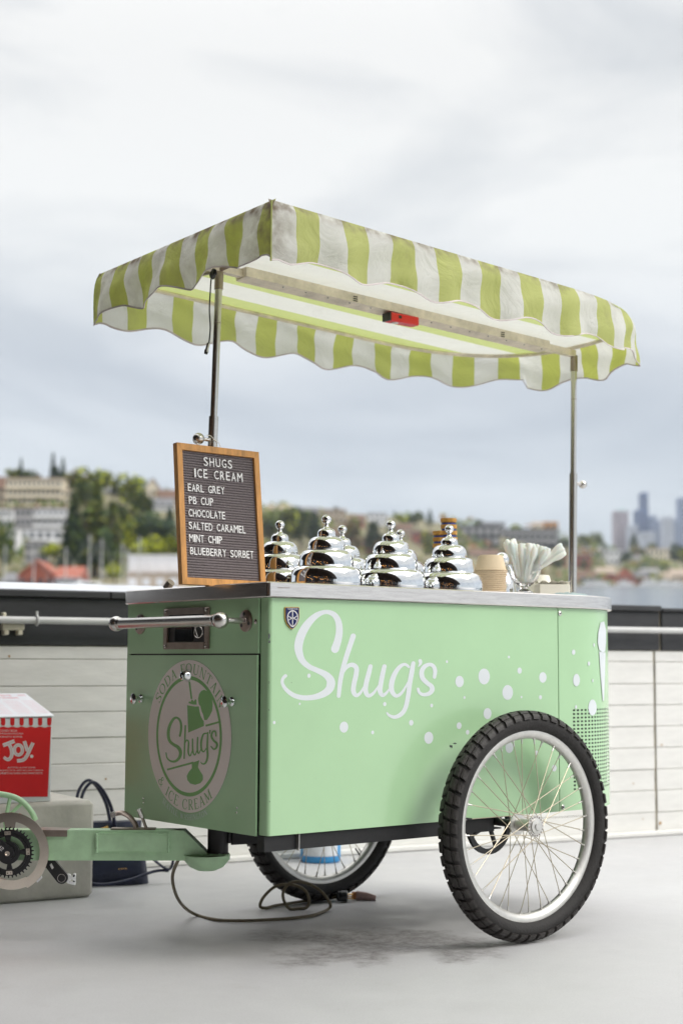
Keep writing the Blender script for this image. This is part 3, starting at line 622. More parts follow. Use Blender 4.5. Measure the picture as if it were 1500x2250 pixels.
# ---- wheels
def wheel(yc, out):
    cb = V((WX, yc, WR)); ax = (0, 1, 0)
    RO, RI, hw = .2905, .262, .0175
    b = MB(); b.lathe([(RO, -hw), (RO+.001, -hw+.003), (RO-.008, -hw+.004), (RO-.012, 0), (RO-.008, hw-.004), (RO+.001, hw-.003), (RO, hw), (RO-.006, hw+.0012), (RO-.016, hw), (RI+.004, hw*.62), (RI, hw*.25), (RI, -hw*.25), (RI+.004, -hw*.62), (RO-.016, -hw), (RO-.006, -hw-.0012)], cb, ax, 96, closed=True)
    w = b.build('wheel', 'alu', cart, angle=50)
    tw = .0345; prof = []
    for i in range(17):
        q = -pi*1.02+pi*2.04*i/16; q = rad(-158+316*i/16)
        prof.append((.3120+.0300*cos(q), tw*sin(q)))
    b = MB(); b.lathe([(.287, -.0155)]+prof+[(.287, .0155)], cb, ax, 96); b.build('tyre', 'rubber', w, angle=60)
    # tread: centre pairs, shoulder lugs, slanted like a motocross tyre
    b = MB(); NB = 52
    def tp(a, s, h):      # angle round wheel, s across (-1..1), height over the casing
        q = s*rad(78); r = .3120+(.0300+h)*cos(q); y = (tw+h)*sin(q); return cb+V((r*cos(a), y, r*sin(a)))
    for i in range(NB):
        a = 2*pi*i/NB
        for (s0, s1, sl, ph, wd) in ((-.46, -.02, .35, 0, .84), (.02, .46, -.35, .5, .84), (-.92, -.50, .30, .04, .74), (.50, .92, -.30, .54, .74)):
            aw = 2*pi/NB*wd; a_ = a+ph*2*pi/NB; ns = 3; vs = []
            for k in range(ns+1):
                s_ = s0+(s1-s0)*k/ns; da = sl*abs(s_)*2*pi/NB*1.2*(1 if sl > 0 else -1)
                for (aa, h, tpr) in ((a_, -.002, 0), (a_+aw*.05, .0068, 0), (a_+aw*.95, .0068, 0), (a_+aw, -.002, 0)): vs.append(tp(aa+da, s_, h if 0 < k < ns or h < 0 else h-.0012))
            fs = [(0, 1, 2, 3), tuple(ns*4+k for k in (3, 2, 1, 0))]
            for k in range(ns):
                for m_ in range(3): fs.append((k*4+m_, k*4+4+m_, k*4+5+m_, k*4+1+m_))
            b.add(vs, fs)
    b.build('tyre_tread', 'tread', w, smooth=False)
    # hub
    b = MB(); b.lathe([(0, -.052), (.011, -.052), (.013, -.048), (.0225, -.046), (.0225, -.041), (.033, -.040), (.033, -.036), (.019, -.034), (.0175, 0), (.019, .034), (.033, .036), (.033, .040), (.018, .042), (.012, .052), (0, .052)], cb, ax, 36); b.build('hub', 'alu', w, angle=30)
    b = MB()
    for fy in (-.0405, .0405):
        for k in range(18): q = 2*pi*k/18; b.sphere(cb+V((.0285*cos(q), fy, .0285*sin(q))), .0026, 6)
    b.build('spoke_head', 'steel_dark', w)['kind'] = 'stuff'
    for k in range(36):
        a = 2*pi*k/36+.05; sd_ = 1 if k % 2 else -1; dirn = 1 if (k//2) % 2 else -1
        ha = a+dirn*rad(62); h0 = cb+V((.0285*cos(ha), sd_*.0385, .0285*sin(ha))); h1 = cb+V((RI*cos(a), sd_*.004, RI*sin(a)))
        b = MB(); b.tube([h0, h1], .0014, 6); d = (h0-h1).normalized(); b.tube([h1-d*.004, h1+d*.016], .0026, 8, m=1); b.tube([h1-d*.005, h1+d*.002], .0046, 8, m=1); b.build('spoke', ['spoke', 'alu'], w)
    q = rad(172) if out < 0 else rad(-50); c = cb+V((RI*cos(q), 0, RI*sin(q))); b = MB(); b.tube([c, c-V((cos(q), 0, sin(q)))*.03], .003, 8); b.build('valve', 'black', w)
    return w
wheel(-.118, -1); wheel(.884, 1)

# ---- boom, steering stop and crank (they swing about the pivot)
G = V((cos(YAW), sin(YAW), 0)); RR = V((sin(YAW), -cos(YAW), 0)); BD = 4.597
def bp_(px, py, k=0): return at_depth(px, py, BD)+G*k
boom = None
b = MB(); b.prism([bp_(-140, 1822, -.03), bp_(406, 1823, -.03), bp_(456, 1872, -.03), bp_(468, 1889, -.03), bp_(-140, 1888, -.03)], G*.06); boom = b.build('boom', 'boom', cart, smooth=False)
b = MB(); b.prism([bp_(219, 1833, -.038), bp_(371, 1834, -.038), bp_(371, 1868, -.038), bp_(219, 1868, -.038)], G*.008)
b.prism([bp_(215, 1829, -.036), bp_(375, 1829, -.036), bp_(375, 1834, -.036), bp_(215, 1834, -.036)], G*.006); b.build('boom_plate', 'boom', boom, smooth=False)
b = MB()
rr = random.Random(3)
def bead(p0, p1, n_, r):
    for i in range(n_+1):
        q = V(p0).lerp(V(p1), i/n_); b.sphere(q+V((rr.uniform(-1, 1), rr.uniform(-1, 1), rr.uniform(-1, 1)))*.001, r*rr.uniform(.8, 1.2), 6)
bead(bp_(217, 1831, -.038), bp_(217, 1868, -.038), 12, .0045); bead(bp_(373, 1831, -.038), bp_(373, 1868, -.038), 12, .0045); bead(bp_(217, 1829, -.034), bp_(373, 1829, -.034), 40, .003)
bead(bp_(408, 1880, -.03), bp_(502, 1877, -.03), 30, .005); b.build('weld_bead', 'boom', boom)
b = MB(); pc = at_depth(454, 1878, BD); b.lathe([(.069, 0), (.069, -.005), (.064, -.02), (.050, -.036), (.028, -.046), (0, -.049)], pc, (0, 0, 1), 32); b.lathe([(0, .001), (.069, 0)], pc, (0, 0, 1), 32); b.build('pivot_cup', 'boom', boom)
b = MB(); b.lathe([(.036, .0), (.037, .014), (.033, .02), (0, .02)], V((PV.x, PV.y, .256)), (0, 0, 1), 24); b.build('pivot_collar', 'boom', boom)
b = MB(); b.prism([bp_(88, 1821, -.036), bp_(152, 1822, -.036), bp_(152, 1836, -.036), bp_(88, 1836, -.036)], G*.072); b.build('saddle_plate', 'steel_dark', boom, smooth=False)
b = MB(); b.prism([bp_(245, 1819.5, -.02), bp_(342, 1820, -.02), bp_(342, 1822.4, -.02), bp_(245, 1822.4, -.02)], G*.04); b.build('latch_plate', 'steel_dark', boom, smooth=False)
def lever(pts, tip, w):
    b = MB(); p = [bp_(x, y, 0) for x, y in smoothline(pts, 5)]; b.tube(p, w, 10, flat=.45); a = bp_(*pts[0], 0)
    b.tube([a-G*.018+V((0, 0, .0)), a+G*.012], .0085, 14, m=1); return b.build('latch_lever', ['steel_dark', 'steel'], boom)
lever([(250, 1790), (268, 1787), (285, 1796), (296, 1810), (300, 1820)], 0, .0095)
b = MB(); b.tube([bp_(306, 1778, -.01), bp_(313, 1796, -.005)], .0078, 14, m=1); b.tube([bp_(312, 1793, -.005), bp_(321, 1820, 0)], .008, 8, flat=.5); b.build('latch_lever', ['steel_dark', 'steel'], boom)
# crank
CC = (27, 1870)
def cp(dx, dy, k=0): return bp_(CC[0]+dx, CC[1]+dy, k)
u_ = at_depth(CC[0]+100, CC[1], BD)-at_depth(*CC, BD); PXM = u_.length/100; cc = at_depth(*CC, BD)
def cpol(a, r, k): return cc+(RR*cos(a)+V((0, 0, 1))*sin(a))*r*PXM+G*k
crank = None
b = MB(); n = 72
def annulus(b, r0, r1, k0, k1, a0=0, a1=2*pi, m=0, teeth=0):
    seg = n if a1-a0 > 6 else 40; vs = []
    for i in range(seg+1):
        a = a0+(a1-a0)*i/seg
        for (r, k) in ((r1, k0), (r1, k1), (r0, k1), (r0, k0)): vs.append(cpol(a, r, k))
    fs = [(i*4+j, i*4+4+j, i*4+4+(j+1) % 4, i*4+(j+1) % 4) for i in range(seg) for j in range(4)]
    b.add(vs, fs, m)
# toothed chainring
NT = 38; vs = []; R0, R1 = 49.5, 54.5
for i in range(NT):
    for (f_, r) in ((0, R0), (.28, R0), (.42, R1), (.62, R1), (.76, R0)): vs.append((2*pi*(i+f_)/NT, r))
k = len(vs); b.add([cpol(a, r, -.046) for a, r in vs]+[cpol(a, r, -.0425) for a, r in vs]+[cpol(a, 38, -.046) for a, r in vs]+[cpol(a, 38, -.0425) for a, r in vs],
    [(i, (i+1) % k, k+(i+1) % k, k+i) for i in range(k)]+[(i, 2*k+i, 2*k+(i+1) % k, (i+1) % k) for i in range(k)]+[(k+i, k+(i+1) % k, 3*k+(i+1) % k, 3*k+i) for i in range(k)])
crank = b.build('chainring', 'blk_plastic', cart, angle=25)
b = MB(); annulus(b, 36, 41, -.052, -.047); annulus(b, 14, 24, -.056, -.040)
for q in (90, 0, 270, 180): 
    a = rad(q+4); b.add([cpol(a-.16, 22, -.05), cpol(a+.16, 22, -.05), cpol(a+.20, 46, -.05), cpol(a-.20, 46, -.05), cpol(a-.16, 22, -.044), cpol(a+.16, 22, -.044), cpol(a+.20, 46, -.044), cpol(a-.20, 46, -.044)], [(0, 1, 2, 3), (7, 6, 5, 4), (0, 4, 5, 1), (1, 5, 6, 2), (2, 6, 7, 3), (3, 7, 4, 0)])
b.build('spider', 'blk_plastic', crank, angle=25)
for q in (94, 4, 274):
    a = rad(q); b = MB(); b.prism([cpol(a-.17, 39, -.0505), cpol(a+.17, 39, -.0505), cpol(a+.15, 47, -.0505), cpol(a-.15, 47, -.0505)], -G*.003); b.build('ring_tab', 'ring', crank, smooth=False)
    for s_ in (-.08, .08): b = MB(); b.lathe([(.0016, 0), (0, .0005)], cpol(a+s_, 43, -.0538), -G, 8); b.build('tab_bolt', 'black', crank)
b = MB(); annulus(b, 66.5, 86, -.042, -.038, rad(-62), rad(180)); b.build('chain_guard_ring', 'ring', crank, angle=30)
b = MB(); annulus(b, 52, 67, -.0375, -.0345, rad(80), rad(102)); b.build('guard_bracket', 'ring', crank, angle=30)
b = MB(); annulus(b, 64, 84, .0, .003, rad(180), rad(300)); b.build('frosted_guard', 'ring', crank, angle=30)
def arm(p0, p1, w0, w1, k0, k1, nm):
    b = MB(); a = V((p0[0], p0[1])); c = V((p1[0], p1[1])); d = (c-a).normalized(); nn = V((-d.y, d.x)); pts = []
    for i in range(9): q = pi/2+pi*i/8; pts.append(a+(d*cos(q)+nn*sin(q))*w0)
    for i in range(9): q = -pi/2+pi*i/8; pts.append(c+(d*cos(q)+nn*sin(q))*w1)
    b.prism([cp(p.x, p.y, k0) for p in pts], G*(k1-k0)); return b.build(nm, 'blk_plastic', crank, smooth=False)
arm((-2, -1), (-62, -48), 16, 12, -.066, -.056, 'crank_arm')
arm((74, 14), (110, 58), 12, 14, -.012, .004, 'crank_arm')
b = MB(); b.lathe([(.007, 0), (.0075, .004), (.005, .004), (.004, .002), (0, .002)], cp(0, 0, -.066), -G, 16); b.build('crank_bolt', 'ring', crank)
b = MB(); b.lathe([(.0125, 0), (.0125, .002), (.011, .002), (.011, .0)], cp(110, 59, -.0125), -G, 20, closed=True); b.build('pedal_eye', 'steel', crank)
tv, tf = fit_text('SHIMANO', 0, 66, 0, 9)
def armtext(x, y):
    d = V((-60, -47)).normalized(); nn = V((d.y, -d.x)); o = V((-8, -10)); q = o+d*x-nn*(y-7); return cp(q.x, q.y, -.0665)
flatpart('arm_print', (tv, tf), armtext, 'print', crank)
b = MB(); b.prism([cp(x, y, -.0125) for x, y in ((84, 30), (88, 26), (93, 36), (89, 40))], -G*.0004); b.build('arm_mark', 'print', crank, smooth=False)
b = MB()
for x0, y0, w, h, k in ((122, 50, 6, 20, -.01), (128, 54, 10, 6, -.02), (128, 66, 10, 6, -.012), (134, 50, 4, 24, 0)): b.prism([cp(x0, y0, k), cp(x0+w, y0+2, k), cp(x0+w-1, y0+h+2, k), cp(x0-1, y0+h, k)], G*.02)
b.build('pedal_stub', 'chrome', crank, smooth=False)
b = MB(); b.prism([cp(x, y, -.034) for x, y in ((57, 62), (68, 52), (71, 56), (60, 67))], G*.006); b.build('guard_clip', 'chrome', crank, smooth=False)
b = MB(); pts = smoothline([(-60, 1755), (-20, 1747), (12, 1750), (35, 1758), (52, 1771), (66, 1789), (74, 1806)], 5)
b.tube([bp_(x, y, .03) for x, y in pts], .0085, 12); b.tube([bp_(18, 1752, .03), bp_(8, 1800, .03)], .006, 8); b.tube([bp_(45, 1766, .03), bp_(24, 1786, .03), bp_(4, 1802, .03)], .0055, 8)
b.tube([bp_(-60, 1790, .03), bp_(4, 1802, .03), bp_(10, 1830, .03)], .007, 8); b.build('tube_frame', 'boom', cart)

# ---- awning
AX0, AY0, AY1 = -.118, -.155, .872
AXC, AA, ANN = 1.06, .625, 2.5; AYC = (AY0+AY1)/2; AHW = (AY1-AY0)/2
def aw_end(q): c_ = abs(cos(q)); s_ = sin(q); return (AXC+AA*c_**(2/ANN), AYC+AHW*math.copysign(abs(s_)**(2/ANN), s_))
def atop(x): return 2.108-.046*(x+.12)
outl = []
def seg(p, q, n_): outl.extend([(p[0]+(q[0]-p[0])*i/n_, p[1]+(q[1]-p[1])*i/n_) for i in range(n_)])
seg((AX0, AY0), (AXC, AY0), 110)
outl += [aw_end(-pi/2+pi*i/150) for i in range(150)]
BX = AX0+.036; seg((AXC, AY1), (BX, AY1), 110); seg((BX, AY1), (AX0, AY0), 96); outl.append((AX0, AY0))
# arc lengths
al = [0]
for i in range(1, len(outl)): al.append(al[-1]+math.dist(outl[i], outl[i-1]))
TOT = al[-1]; LEFT0 = al[110+150+110]
SW = .0885
vs = []; fs = []; mi = []; NZ = 9; seamw = []
hemL = []
rnd = random.Random(5)
for i, (x, y) in enumerate(outl):
    s_ = al[i]; a = outl[max(0, i-1)]; c = outl[min(len(outl)-1, i+1)]; d = V((c[0]-a[0], c[1]-a[1], 0)).normalized(); nrm = V((d.y, -d.x, 0))
    left = s_ > LEFT0
    if left: sc = sin(2*pi*(y-.04)/.3); zc = 1.954
    elif y > .6: sc = -cos(2*pi*(x-.02)/.29); zc = 1.948-.02*(x+.1); 
    else: sc = sin(2*pi*(s_-.385)/.28); zc = 1.945-.040*(s_ if s_ < 1.2 else 1.2+(s_-1.2)*.2)
    edge = min(s_, TOT-s_, abs(s_-LEFT0)); 
    top = atop(x); bot = zc+.0155*sc*(1 if edge > .06 else edge/.06)
    if edge < .03: bot = bot*(edge/.03)+(zc-.012)*(1-edge/.03)
    for k in range(NZ+1):
        f_ = k/NZ; z = top+(bot-top)*f_
        rip = ((.019 if left else .012)*sin(s_*22+1.3*sin(s_*5)+(1.6*f_ if left else .5*f_))+.006*sin(s_*47+2))*f_**1.2*min(1, edge/.08)+.010*f_*(1-f_)
        dg = .005*sin((s_*9+f_*4.2)*1.7)*sin(f_*pi)*min(1, edge/.06)
        roundin = -.016*(1-f_)**7
        vs.append(V((x, y, z))+nrm*(rip+dg+roundin)); seamw.append(min(1.3, max(0, 1-f_*4.5)*(1.0 if (left or s_ < 1.2) else .5)+(.22 if left else 0)+1.1*max(0, 1-edge/.10)*(1 if s_ < .5 or s_ > TOT-.5 else .3)*(1-.5*f_)))
    hemL.append(vs[-1].copy())
for i in range(len(outl)-1):
    sm = (al[i]+al[i+1])/2; left = sm > LEFT0
    if left: yy = (outl[i][1]+outl[i+1][1])/2; k = int((yy+.008)//.0838) if yy > -.0905 else -1; g = (k % 2 == 1); g = ((k+1) % 2 == 1) if k >= 0 else False
    else: g = int((sm-AX0*0+.006)//SW) % 2 == 1
    if left and yy < -.097: g = True
    for k in range(NZ):
        fs.append((i*(NZ+1)+k, i*(NZ+1)+k+1, (i+1)*(NZ+1)+k+1, (i+1)*(NZ+1)+k)); mi.append(1 if g else 0)
b = MB(); b.v = vs; b.f = fs; b.m = mi; val = b.build('valance', ['cl_white', 'cl_green'], cart, angle=75)
at_ = val.data.attributes.new('seam', 'FLOAT', 'POINT'); at_.data.foreach_set('value', seamw)
b = MB(); b.tube(hemL[::2]+[hemL[-1]], .0032, 6, flat=.6); b.build('hem_tape', 'hem', cart, angle=80)
b = MB(); b.tube([(AX0+.001, AY0+.001, 2.100), (AX0-.001, AY0-.001, 2.02), (AX0-.001, AY0-.001, 1.93)], .0028, 6); b.build('corner_binding', 'cl_green', cart)
# roof cloth, stripes run along the cart
ys = [AY0, -.03, .10, .24, .485, .61, .755, .855, AY1]; b = MB(); NX = 40
def xr(y): 
    s_ = (y-AYC)/AHW; s_ = max(-1, min(1, s_)); q = math.asin(math.copysign(abs(s_)**(ANN/2), s_)); return AXC+AA*abs(cos(q))**(2/ANN)
yl = sorted(set(ys+[AY0+(AY1-AY0)*i/30 for i in range(31)])); grid = []
for y in yl:
    x1 = xr(y)-.022
    for i in range(NX+1):
        xs = AX0+.016+.036*(y-AY0)/(AY1-AY0); x = xs+(x1-xs)*i/NX; u = (y-AYC)/AHW; w_ = 1-(abs(x-.8)/1.0)**2
        grid.append(V((x, min(max(y, AY0+.016), AY1-.016), atop(x)-.007-.006*max(0, w_)*(1-u*u))))
for j in range(len(yl)-1):
    ym = (yl[j]+yl[j+1])/2; k = sum(1 for q in ys[1:] if ym > q)
    for i in range(NX): b.add([], []); b.f.append((j*(NX+1)+i, j*(NX+1)+i+1, (j+1)*(NX+1)+i+1, (j+1)*(NX+1)+i)); b.m.append(1 if k in (0, 2, 4, 6) else 0)
b.v = grid; b.build('roof_cloth', ['roof_white', 'roof_green'], cart, angle=80)
# poles and frame
PY = .372
def pole(p0, p1, zs_, ball):
    p0 = V(p0); p1 = V(p1); f_ = lambda z: p0.lerp(p1, (z-p0.z)/(p1.z-p0.z))
    b = MB(); b.tube([f_(zs_-.02), p1], .0112, 20); po = b.build('pole', 'steel', cart)
    b = MB(); b.tube([p0, f_(zs_)], .0150, 20); b.build('pole_sleeve', 'steel', po)
    b = MB(); b.lathe([(.032, 0), (.032, .004), (.020, .008), (.018, .03), (.0152, .03)], p0, (0, 0, 1), 24); b.build('pole_base', 'steel', po)
    b = MB(); c = f_(ball[1]); b.tube([c, c+V((ball[0]*.045, 0, 0))], .006, 10); b.sphere(c+V((ball[0]*.052, 0, 0)), .0185 if ball[0] < 0 else .0155, 20); b.build('clamp_knob', 'steel', po)
    b = MB(); b.tube([f_(p1.z-.055), p1+V((0, 0, .004))], .0135, 20); b.build('pole_socket', 'steel_dark', po)
    b = MB(); b.tube([f_(p1.z-.162), f_(p1.z-.16)], .0116, 20); b.build('pole_joint', 'steel_dark', po)
    return po
BZ = lambda x: 2.042-.036*x
pole((.040, PY, CT), (.070, PY, BZ(.056)-.004), 1.585, (-1, 1.512))
pole((1.640, PY, CT), (1.664, PY, BZ(1.64)-.004), 1.54, (1, 1.503))
b = MB(); b.prism([(AX0+.06, PY-.012, BZ(AX0)-.006), (AX0+.06, PY+.012, BZ(AX0)-.006), (AX0+.06, PY+.012, BZ(AX0)+.018), (AX0+.06, PY-.012, BZ(AX0)+.018)], V((1.72, 0, -.036*1.72))); b.build('ridge_rail', 'beam', cart, smooth=False)
def lb(x, y, z): return V((x, y, BZ(x)+z))
b = MB(); x0, x1 = .150, 1.50
b.add([lb(x0, PY-.032, .024), lb(x1, PY-.032, .024), lb(x1, PY+.030, .024), lb(x0, PY+.030, .024), lb(x0, PY-.032, -.006), lb(x1, PY-.032, -.006), lb(x1, PY+.024, -.012), lb(x0, PY+.024, -.012)], [(3, 2, 1, 0), (4, 5, 6, 7), (0, 1, 5, 4), (1, 2, 6, 5), (2, 3, 7, 6), (3, 0, 4, 7)])
bar_ = b.build('light_bar', 'beam', cart, smooth=False)
for i in range(14):
    x = .3+i*.09; screw(lb(x, PY-.02, -.0078), (0, 0, -1), .003, bar_)
for xx in (.575, 1.25):
    for k in range(3): b = MB(); b.box((xx, PY-.0335, BZ(xx)+.012-k*.007-.0015), (xx+.018, PY-.0325, BZ(xx)+.012-k*.007+.0015)); b.build('vent_slot', 'black', bar_, smooth=False)
b = MB(); hoop = [aw_end(-pi/2+pi*i/24) for i in range(25)]
ins = .045; hoop = [(x-ins*(1 if x > AXC else .3), AYC+(y-AYC)*(1-ins/AHW)) for x, y in hoop]
b.tube([(AX0+.02, AY0+.02, atop(AX0)-.018)]+[(x, y, atop(x)-.020) for x, y in hoop]+[(AX0+.056, AY1-.02, atop(AX0)-.018)], .0075, 8, closed=True); b.build('roof_hoop', 'beam', cart)
b = MB(); b.tube([(.07, AY0+.03, atop(0)-.026), (.07, PY, BZ(0)), (.07, AY1-.03, atop(0)-.026)], .007, 8); b.build('roof_bracket', 'steel_dark', cart)

# ------------------------------------------------------------------ things on and around the awning
b = MB(); c0 = V((.795, PY-.02, BZ(.795)-.0085))
b.box((-.062, -.020, -.030), (.062, .020, -.001), T=Matrix.Translation(c0), bev=.003)
dev = thing('red_speaker', 'small red box with black end stuck under the awning light bar', 'light', c0)
b.build('case', 'redplastic', dev)
b = MB(); b.box((-.068, -.0195, -.0295), (-.0625, .0195, -.002), T=Matrix.Translation(c0)); b.build('end_cap', 'blk_plastic', dev, smooth=False)
b = MB(); b.box((-.030, -.021, -.018), (-.018, -.0203, -.008), T=Matrix.Translation(c0)); b.build('switch', 'blk_plastic', dev, smooth=False)
b = MB(); b.lathe([(.012, 0), (.012, .002), (0, .003)], c0+V((-.03, 0, -.030)), (0, 0, -1), 14); b.build('lens', 'print', dev)
cab = thing('hanging_cable', 'thin black cable with metal plug hanging beside the left awning pole', 'cable', (.03, .345, 2.0))
pts = [hit(x, y, 1, .350) for x, y in smoothline([(474, 592), (468, 606), (464, 612), (462, 640), (460, 680), (462, 720), (459, 752), (457, 756)], 4)]
b = MB(); b.tube(pts, .0022, 8); b.build('wire', 'blk_plastic', cab)
b = MB(); pk = hit(470, 598, 1, .335); 
for k in range(3): b.tube([pk+V((.008*cos(q), .004*k, .010*sin(q)-.004*k)) for q in [2*pi*i/10 for i in range(10)]], .003, 6, closed=True)
b.build('coil', 'blk_plastic', cab)
b = MB(); e1_, e2_ = hit(458, 754, 1, .335), hit(452, 777, 1, .335); d_ = e2_-e1_; b.tube([e1_, e1_+d_*.75], .0052, 12); b.tube([e1_+d_*.65, e1_+d_*.85], .0068, 12); b.tube([e1_+d_*.8, e2_], .0055, 12, m=1); b.build('connector', ['steel', 'blk_plastic'], cab)

# ------------------------------------------------------------------ letter board
yb_, yt_ = .283, .318
def lbpt(u, v):   # bilinear over outer front face, v down; x/z from the photo at plane y
    y = yt_+(yb_-yt_)*v
    TL = hit(388.3, 971.4, 1, yt_); TR = hit(568.6, 993, 1, yt_); BL = hit(400.8, 1283, 1, yb_); BR = hit(585, 1292.5, 1, yb_)
    return (TL*(1-u)+TR*u)*(1-v)+(BL*(1-u)+BR*u)*v
LBN = (lbpt(1, 0)-lbpt(0, 0)).cross(lbpt(0, 1)-lbpt(0, 0)).normalized()
if LBN.y > 0: LBN = -LBN
def lbp(u, v, o=0): return lbpt(u, v)+LBN*o
board = thing('letter_board', 'grey felt letter board in an oak frame listing ice cream flavours', 'menu board', lbp(.5, 1, -.01))
fu, fv = .062, .047
for q in (((0, 0), (1, 0), (1-fu, fv), (fu, fv)), ((0, 1), (1, 1), (1-fu, 1-fv), (fu, 1-fv)), ((0, 0), (0, 1), (fu, 1-fv), (fu, fv)), ((1, 0), (1, 1), (1-fu, 1-fv), (1-fu, fv))):
    b = MB(); b.prism([lbp(u*.999+.0005, v*.999+.0005, 0) for u, v in q], -LBN*.021); b.build('frame_rail', 'wood', board, smooth=False)
NG = 49; b = MB(); vs = []
for i in range(NG):
    v0 = fv+(1-2*fv)*i/NG; dv = (1-2*fv)/NG
    for (f_, o) in ((.0, -.011), (.10, -.0085), (.5, -.0075), (.80, -.0085), (.88, -.011)):
        for u in (fu, 1-fu): vs.append(lbp(u, v0+dv*f_, o))
k = len(vs)//2; b.add(vs, [(2*i, 2*i+1, 2*i+3, 2*i+2) for i in range(k-1)]); b.build('felt_panel', 'felt', board, smooth=False)
b = MB(); b.prism([lbp(u, v, -.012) for u, v in ((.03, .03), (.97, .03), (.97, .97), (.03, .97))], -LBN*.005); b.build('backing_board', 'wood', board, smooth=False)
rows = [('SHUGS', .295, .687, .074, .069), ('ICE CREAM', .160, .826, .172, .069), ('EARL GREY', .064, .562, .293, .058), ('PB CUP', .070, .400, .392, .058), ('CHOCOLATE', .060, .555, .492, .058), ('SALTED CARAMEL', .055, .830, .592, .058), ('MINT CHIP', .053, .497, .690, .058), ('BLUEBERRY SORBET', .060, .923, .790, .058)]
wid = {'I': .30, 'M': 1.12, 'W': 1.2, ' ': .75, 'E': .8, 'L': .75, 'S': .85, 'P': .85, 'B': .85, 'R': .9, 'T': .8, 'Y': .9}
for txt, ua, ub, vc, vh in rows:
    ws = [wid.get(ch, .92) for ch in txt]; gap = .34 if vh > .06 else .2; tot = sum(ws)+gap*(len(txt)-1); x = 0
    for ch, w_ in zip(txt, ws):
        if ch != ' ':
            u0 = fu+(1-2*fu)*(ua+(ub-ua)*x/tot); u1 = fu+(1-2*fu)*(ua+(ub-ua)*(x+w_)/tot); hv = vh*(1-2*fv)*random.uniform(.97, 1.03); vm_ = fv+(1-2*fv)*(vc+random.uniform(-.001, .001))
            tv, tf = fit_text(ch, u0, u1, vm_+hv/2, vm_-hv/2)
            b = MB(); b.add([lbp(u, v, -.0035) for u, v in tv]+[lbp(u, v, -.0080) for u, v in tv], list(tf))
            kk = len(tv); edges = {}
            for f_ in tf:
                for i in range(len(f_)): e_ = (f_[i], f_[(i+1) % len(f_)]); edges[e_] = 1
            for (i, j) in edges:
                if (j, i) not in edges: b.f.append((i, j, j+kk, i+kk)); b.m.append(0)
            b.build('letter', 'letters', board, smooth=False)
        x += w_+gap
tw_ = thing('hanging_string', 'thin pale string tying the letter board to the awning pole', 'string', lbp(.5, 0))
b = MB(); b.tube([hit(x, y, 1, .335) for x, y in smoothline([(452, 958), (462, 957), (470, 966), (477, 975), (474, 984)], 4)], .0012, 6); b.tube([hit(x, y, 1, .33) for x, y in smoothline([(470, 966), (480, 972), (485, 984)], 4)], .0009, 6); b.build('twine', 'paper', tw_)

# ------------------------------------------------------------------ chrome lids
def lid(loc):
    t_ = bpy.data.objects.new('domed_lid', None); t_.empty_display_size = .05; C.objects.link(t_); place(t_, loc)
    def tier(r0, z0, r1, z1, n_=9):       # bulging tier
        o = []
        for i in range(n_+1):
            q = pi/2*i/n_*1.0; o.append((r1+(r0-r1)*max(0, cos(q))**.72, z0+(z1-z0)*sin(q)**.92))
        return o
    pr = [(.104, 0), (.110, .004), (.1115, .016)]+tier(.1115, .020, .083, .066)+[(.0835, .0665), (.0842, .0675)]+tier(.0850, .069, .056, .116)+[(.0564, .1165), (.0570, .1175)]+tier(.0575, .119, .0265, .158)+[(.028, .1585), (.0282, .160)]+tier(.0282, .162, .0125, .183, 6)
    b = MB(); b.lathe(pr, loc, n=56); b.build('lid_shell', 'chrome', t_, angle=24)
    b = MB(); pr = [(.0125, .183), (.0105, .186), (.007, .190), (.0058, .196), (.007, .200)]
    zc = .2115
    for i in range(13): q = rad(-62)+rad(152)*i/12; pr.append((.0150*cos(q), zc+.0150*sin(q)))
    b.lathe(pr, loc, n=28); b.build('lid_knob', 'chrome', t_, angle=50)
    return t_
lz = CT+.0005
lids = [((.368, .212), 'front chrome tiered dome lid nearest the letter board'), ((.628, .212), 'front chrome tiered dome lid between the two other front lids'), ((.880, .212), 'front chrome tiered dome lid beside the stack of paper cups'),
        ((.372, .457), 'back chrome tiered dome lid half hidden behind the letter board frame'), ((.628, .457), 'back chrome tiered dome lid peeping between the first two front lids'), ((.882, .457), 'back chrome tiered dome lid peeping between the last two front lids')]
proto = lid(V((lids[0][0][0], lids[0][0][1], lz))); tag(proto, lids[0][1], 'lid', 'chrome dome lids on the worktop')
for (x, y), lab in lids[1:]: tag(copy_tree(proto, None, (x, y, lz)), lab, 'lid', 'chrome dome lids on the worktop')

# ------------------------------------------------------------------ cups, cones, spoons, napkins
def cup_mesh(nm, m, r0=.041, r1=.0535, h=.052, rim=.0026):
    b = MB(); b.lathe([(0, h), (r0-.002, h), (r0, h-.002), (r1-.001, .004), (r1+rim, .003), (r1+rim, 0), (r1-.002, 0), (r1-.003, .004), (r0-.002, h-.004), (0, h-.004)], (0, 0, 0), n=40); return b.build(nm, m, org=(0, 0, 0), angle=40)
cx, cy = 1.048, .200; step = .0062; NC = 14
c0_ = cup_mesh('paper_cup', 'kraft'); 
for i in range(NC):
    o = c0_ if i == 0 else c0_.copy()
    if i: C.objects.link(o)
    o.location = (cx+.0006*i+random.uniform(-.0008, .0008), cy, CT+.0005+i*step); o.rotation_euler.z = random.random()*6
    ORD = ['lowest', 'second', 'third', 'fourth', 'fifth', 'sixth', 'seventh', 'eighth', 'ninth', 'tenth', 'eleventh', 'twelfth', 'thirteenth']
    tag(o, ORD[i]+' kraft paper cup from the bottom of the upside down stack beside the front lids' if i < NC-1 else 'topmost upside down kraft paper cup of the stack beside the front lids', 'paper cup', 'nested kraft paper cups')
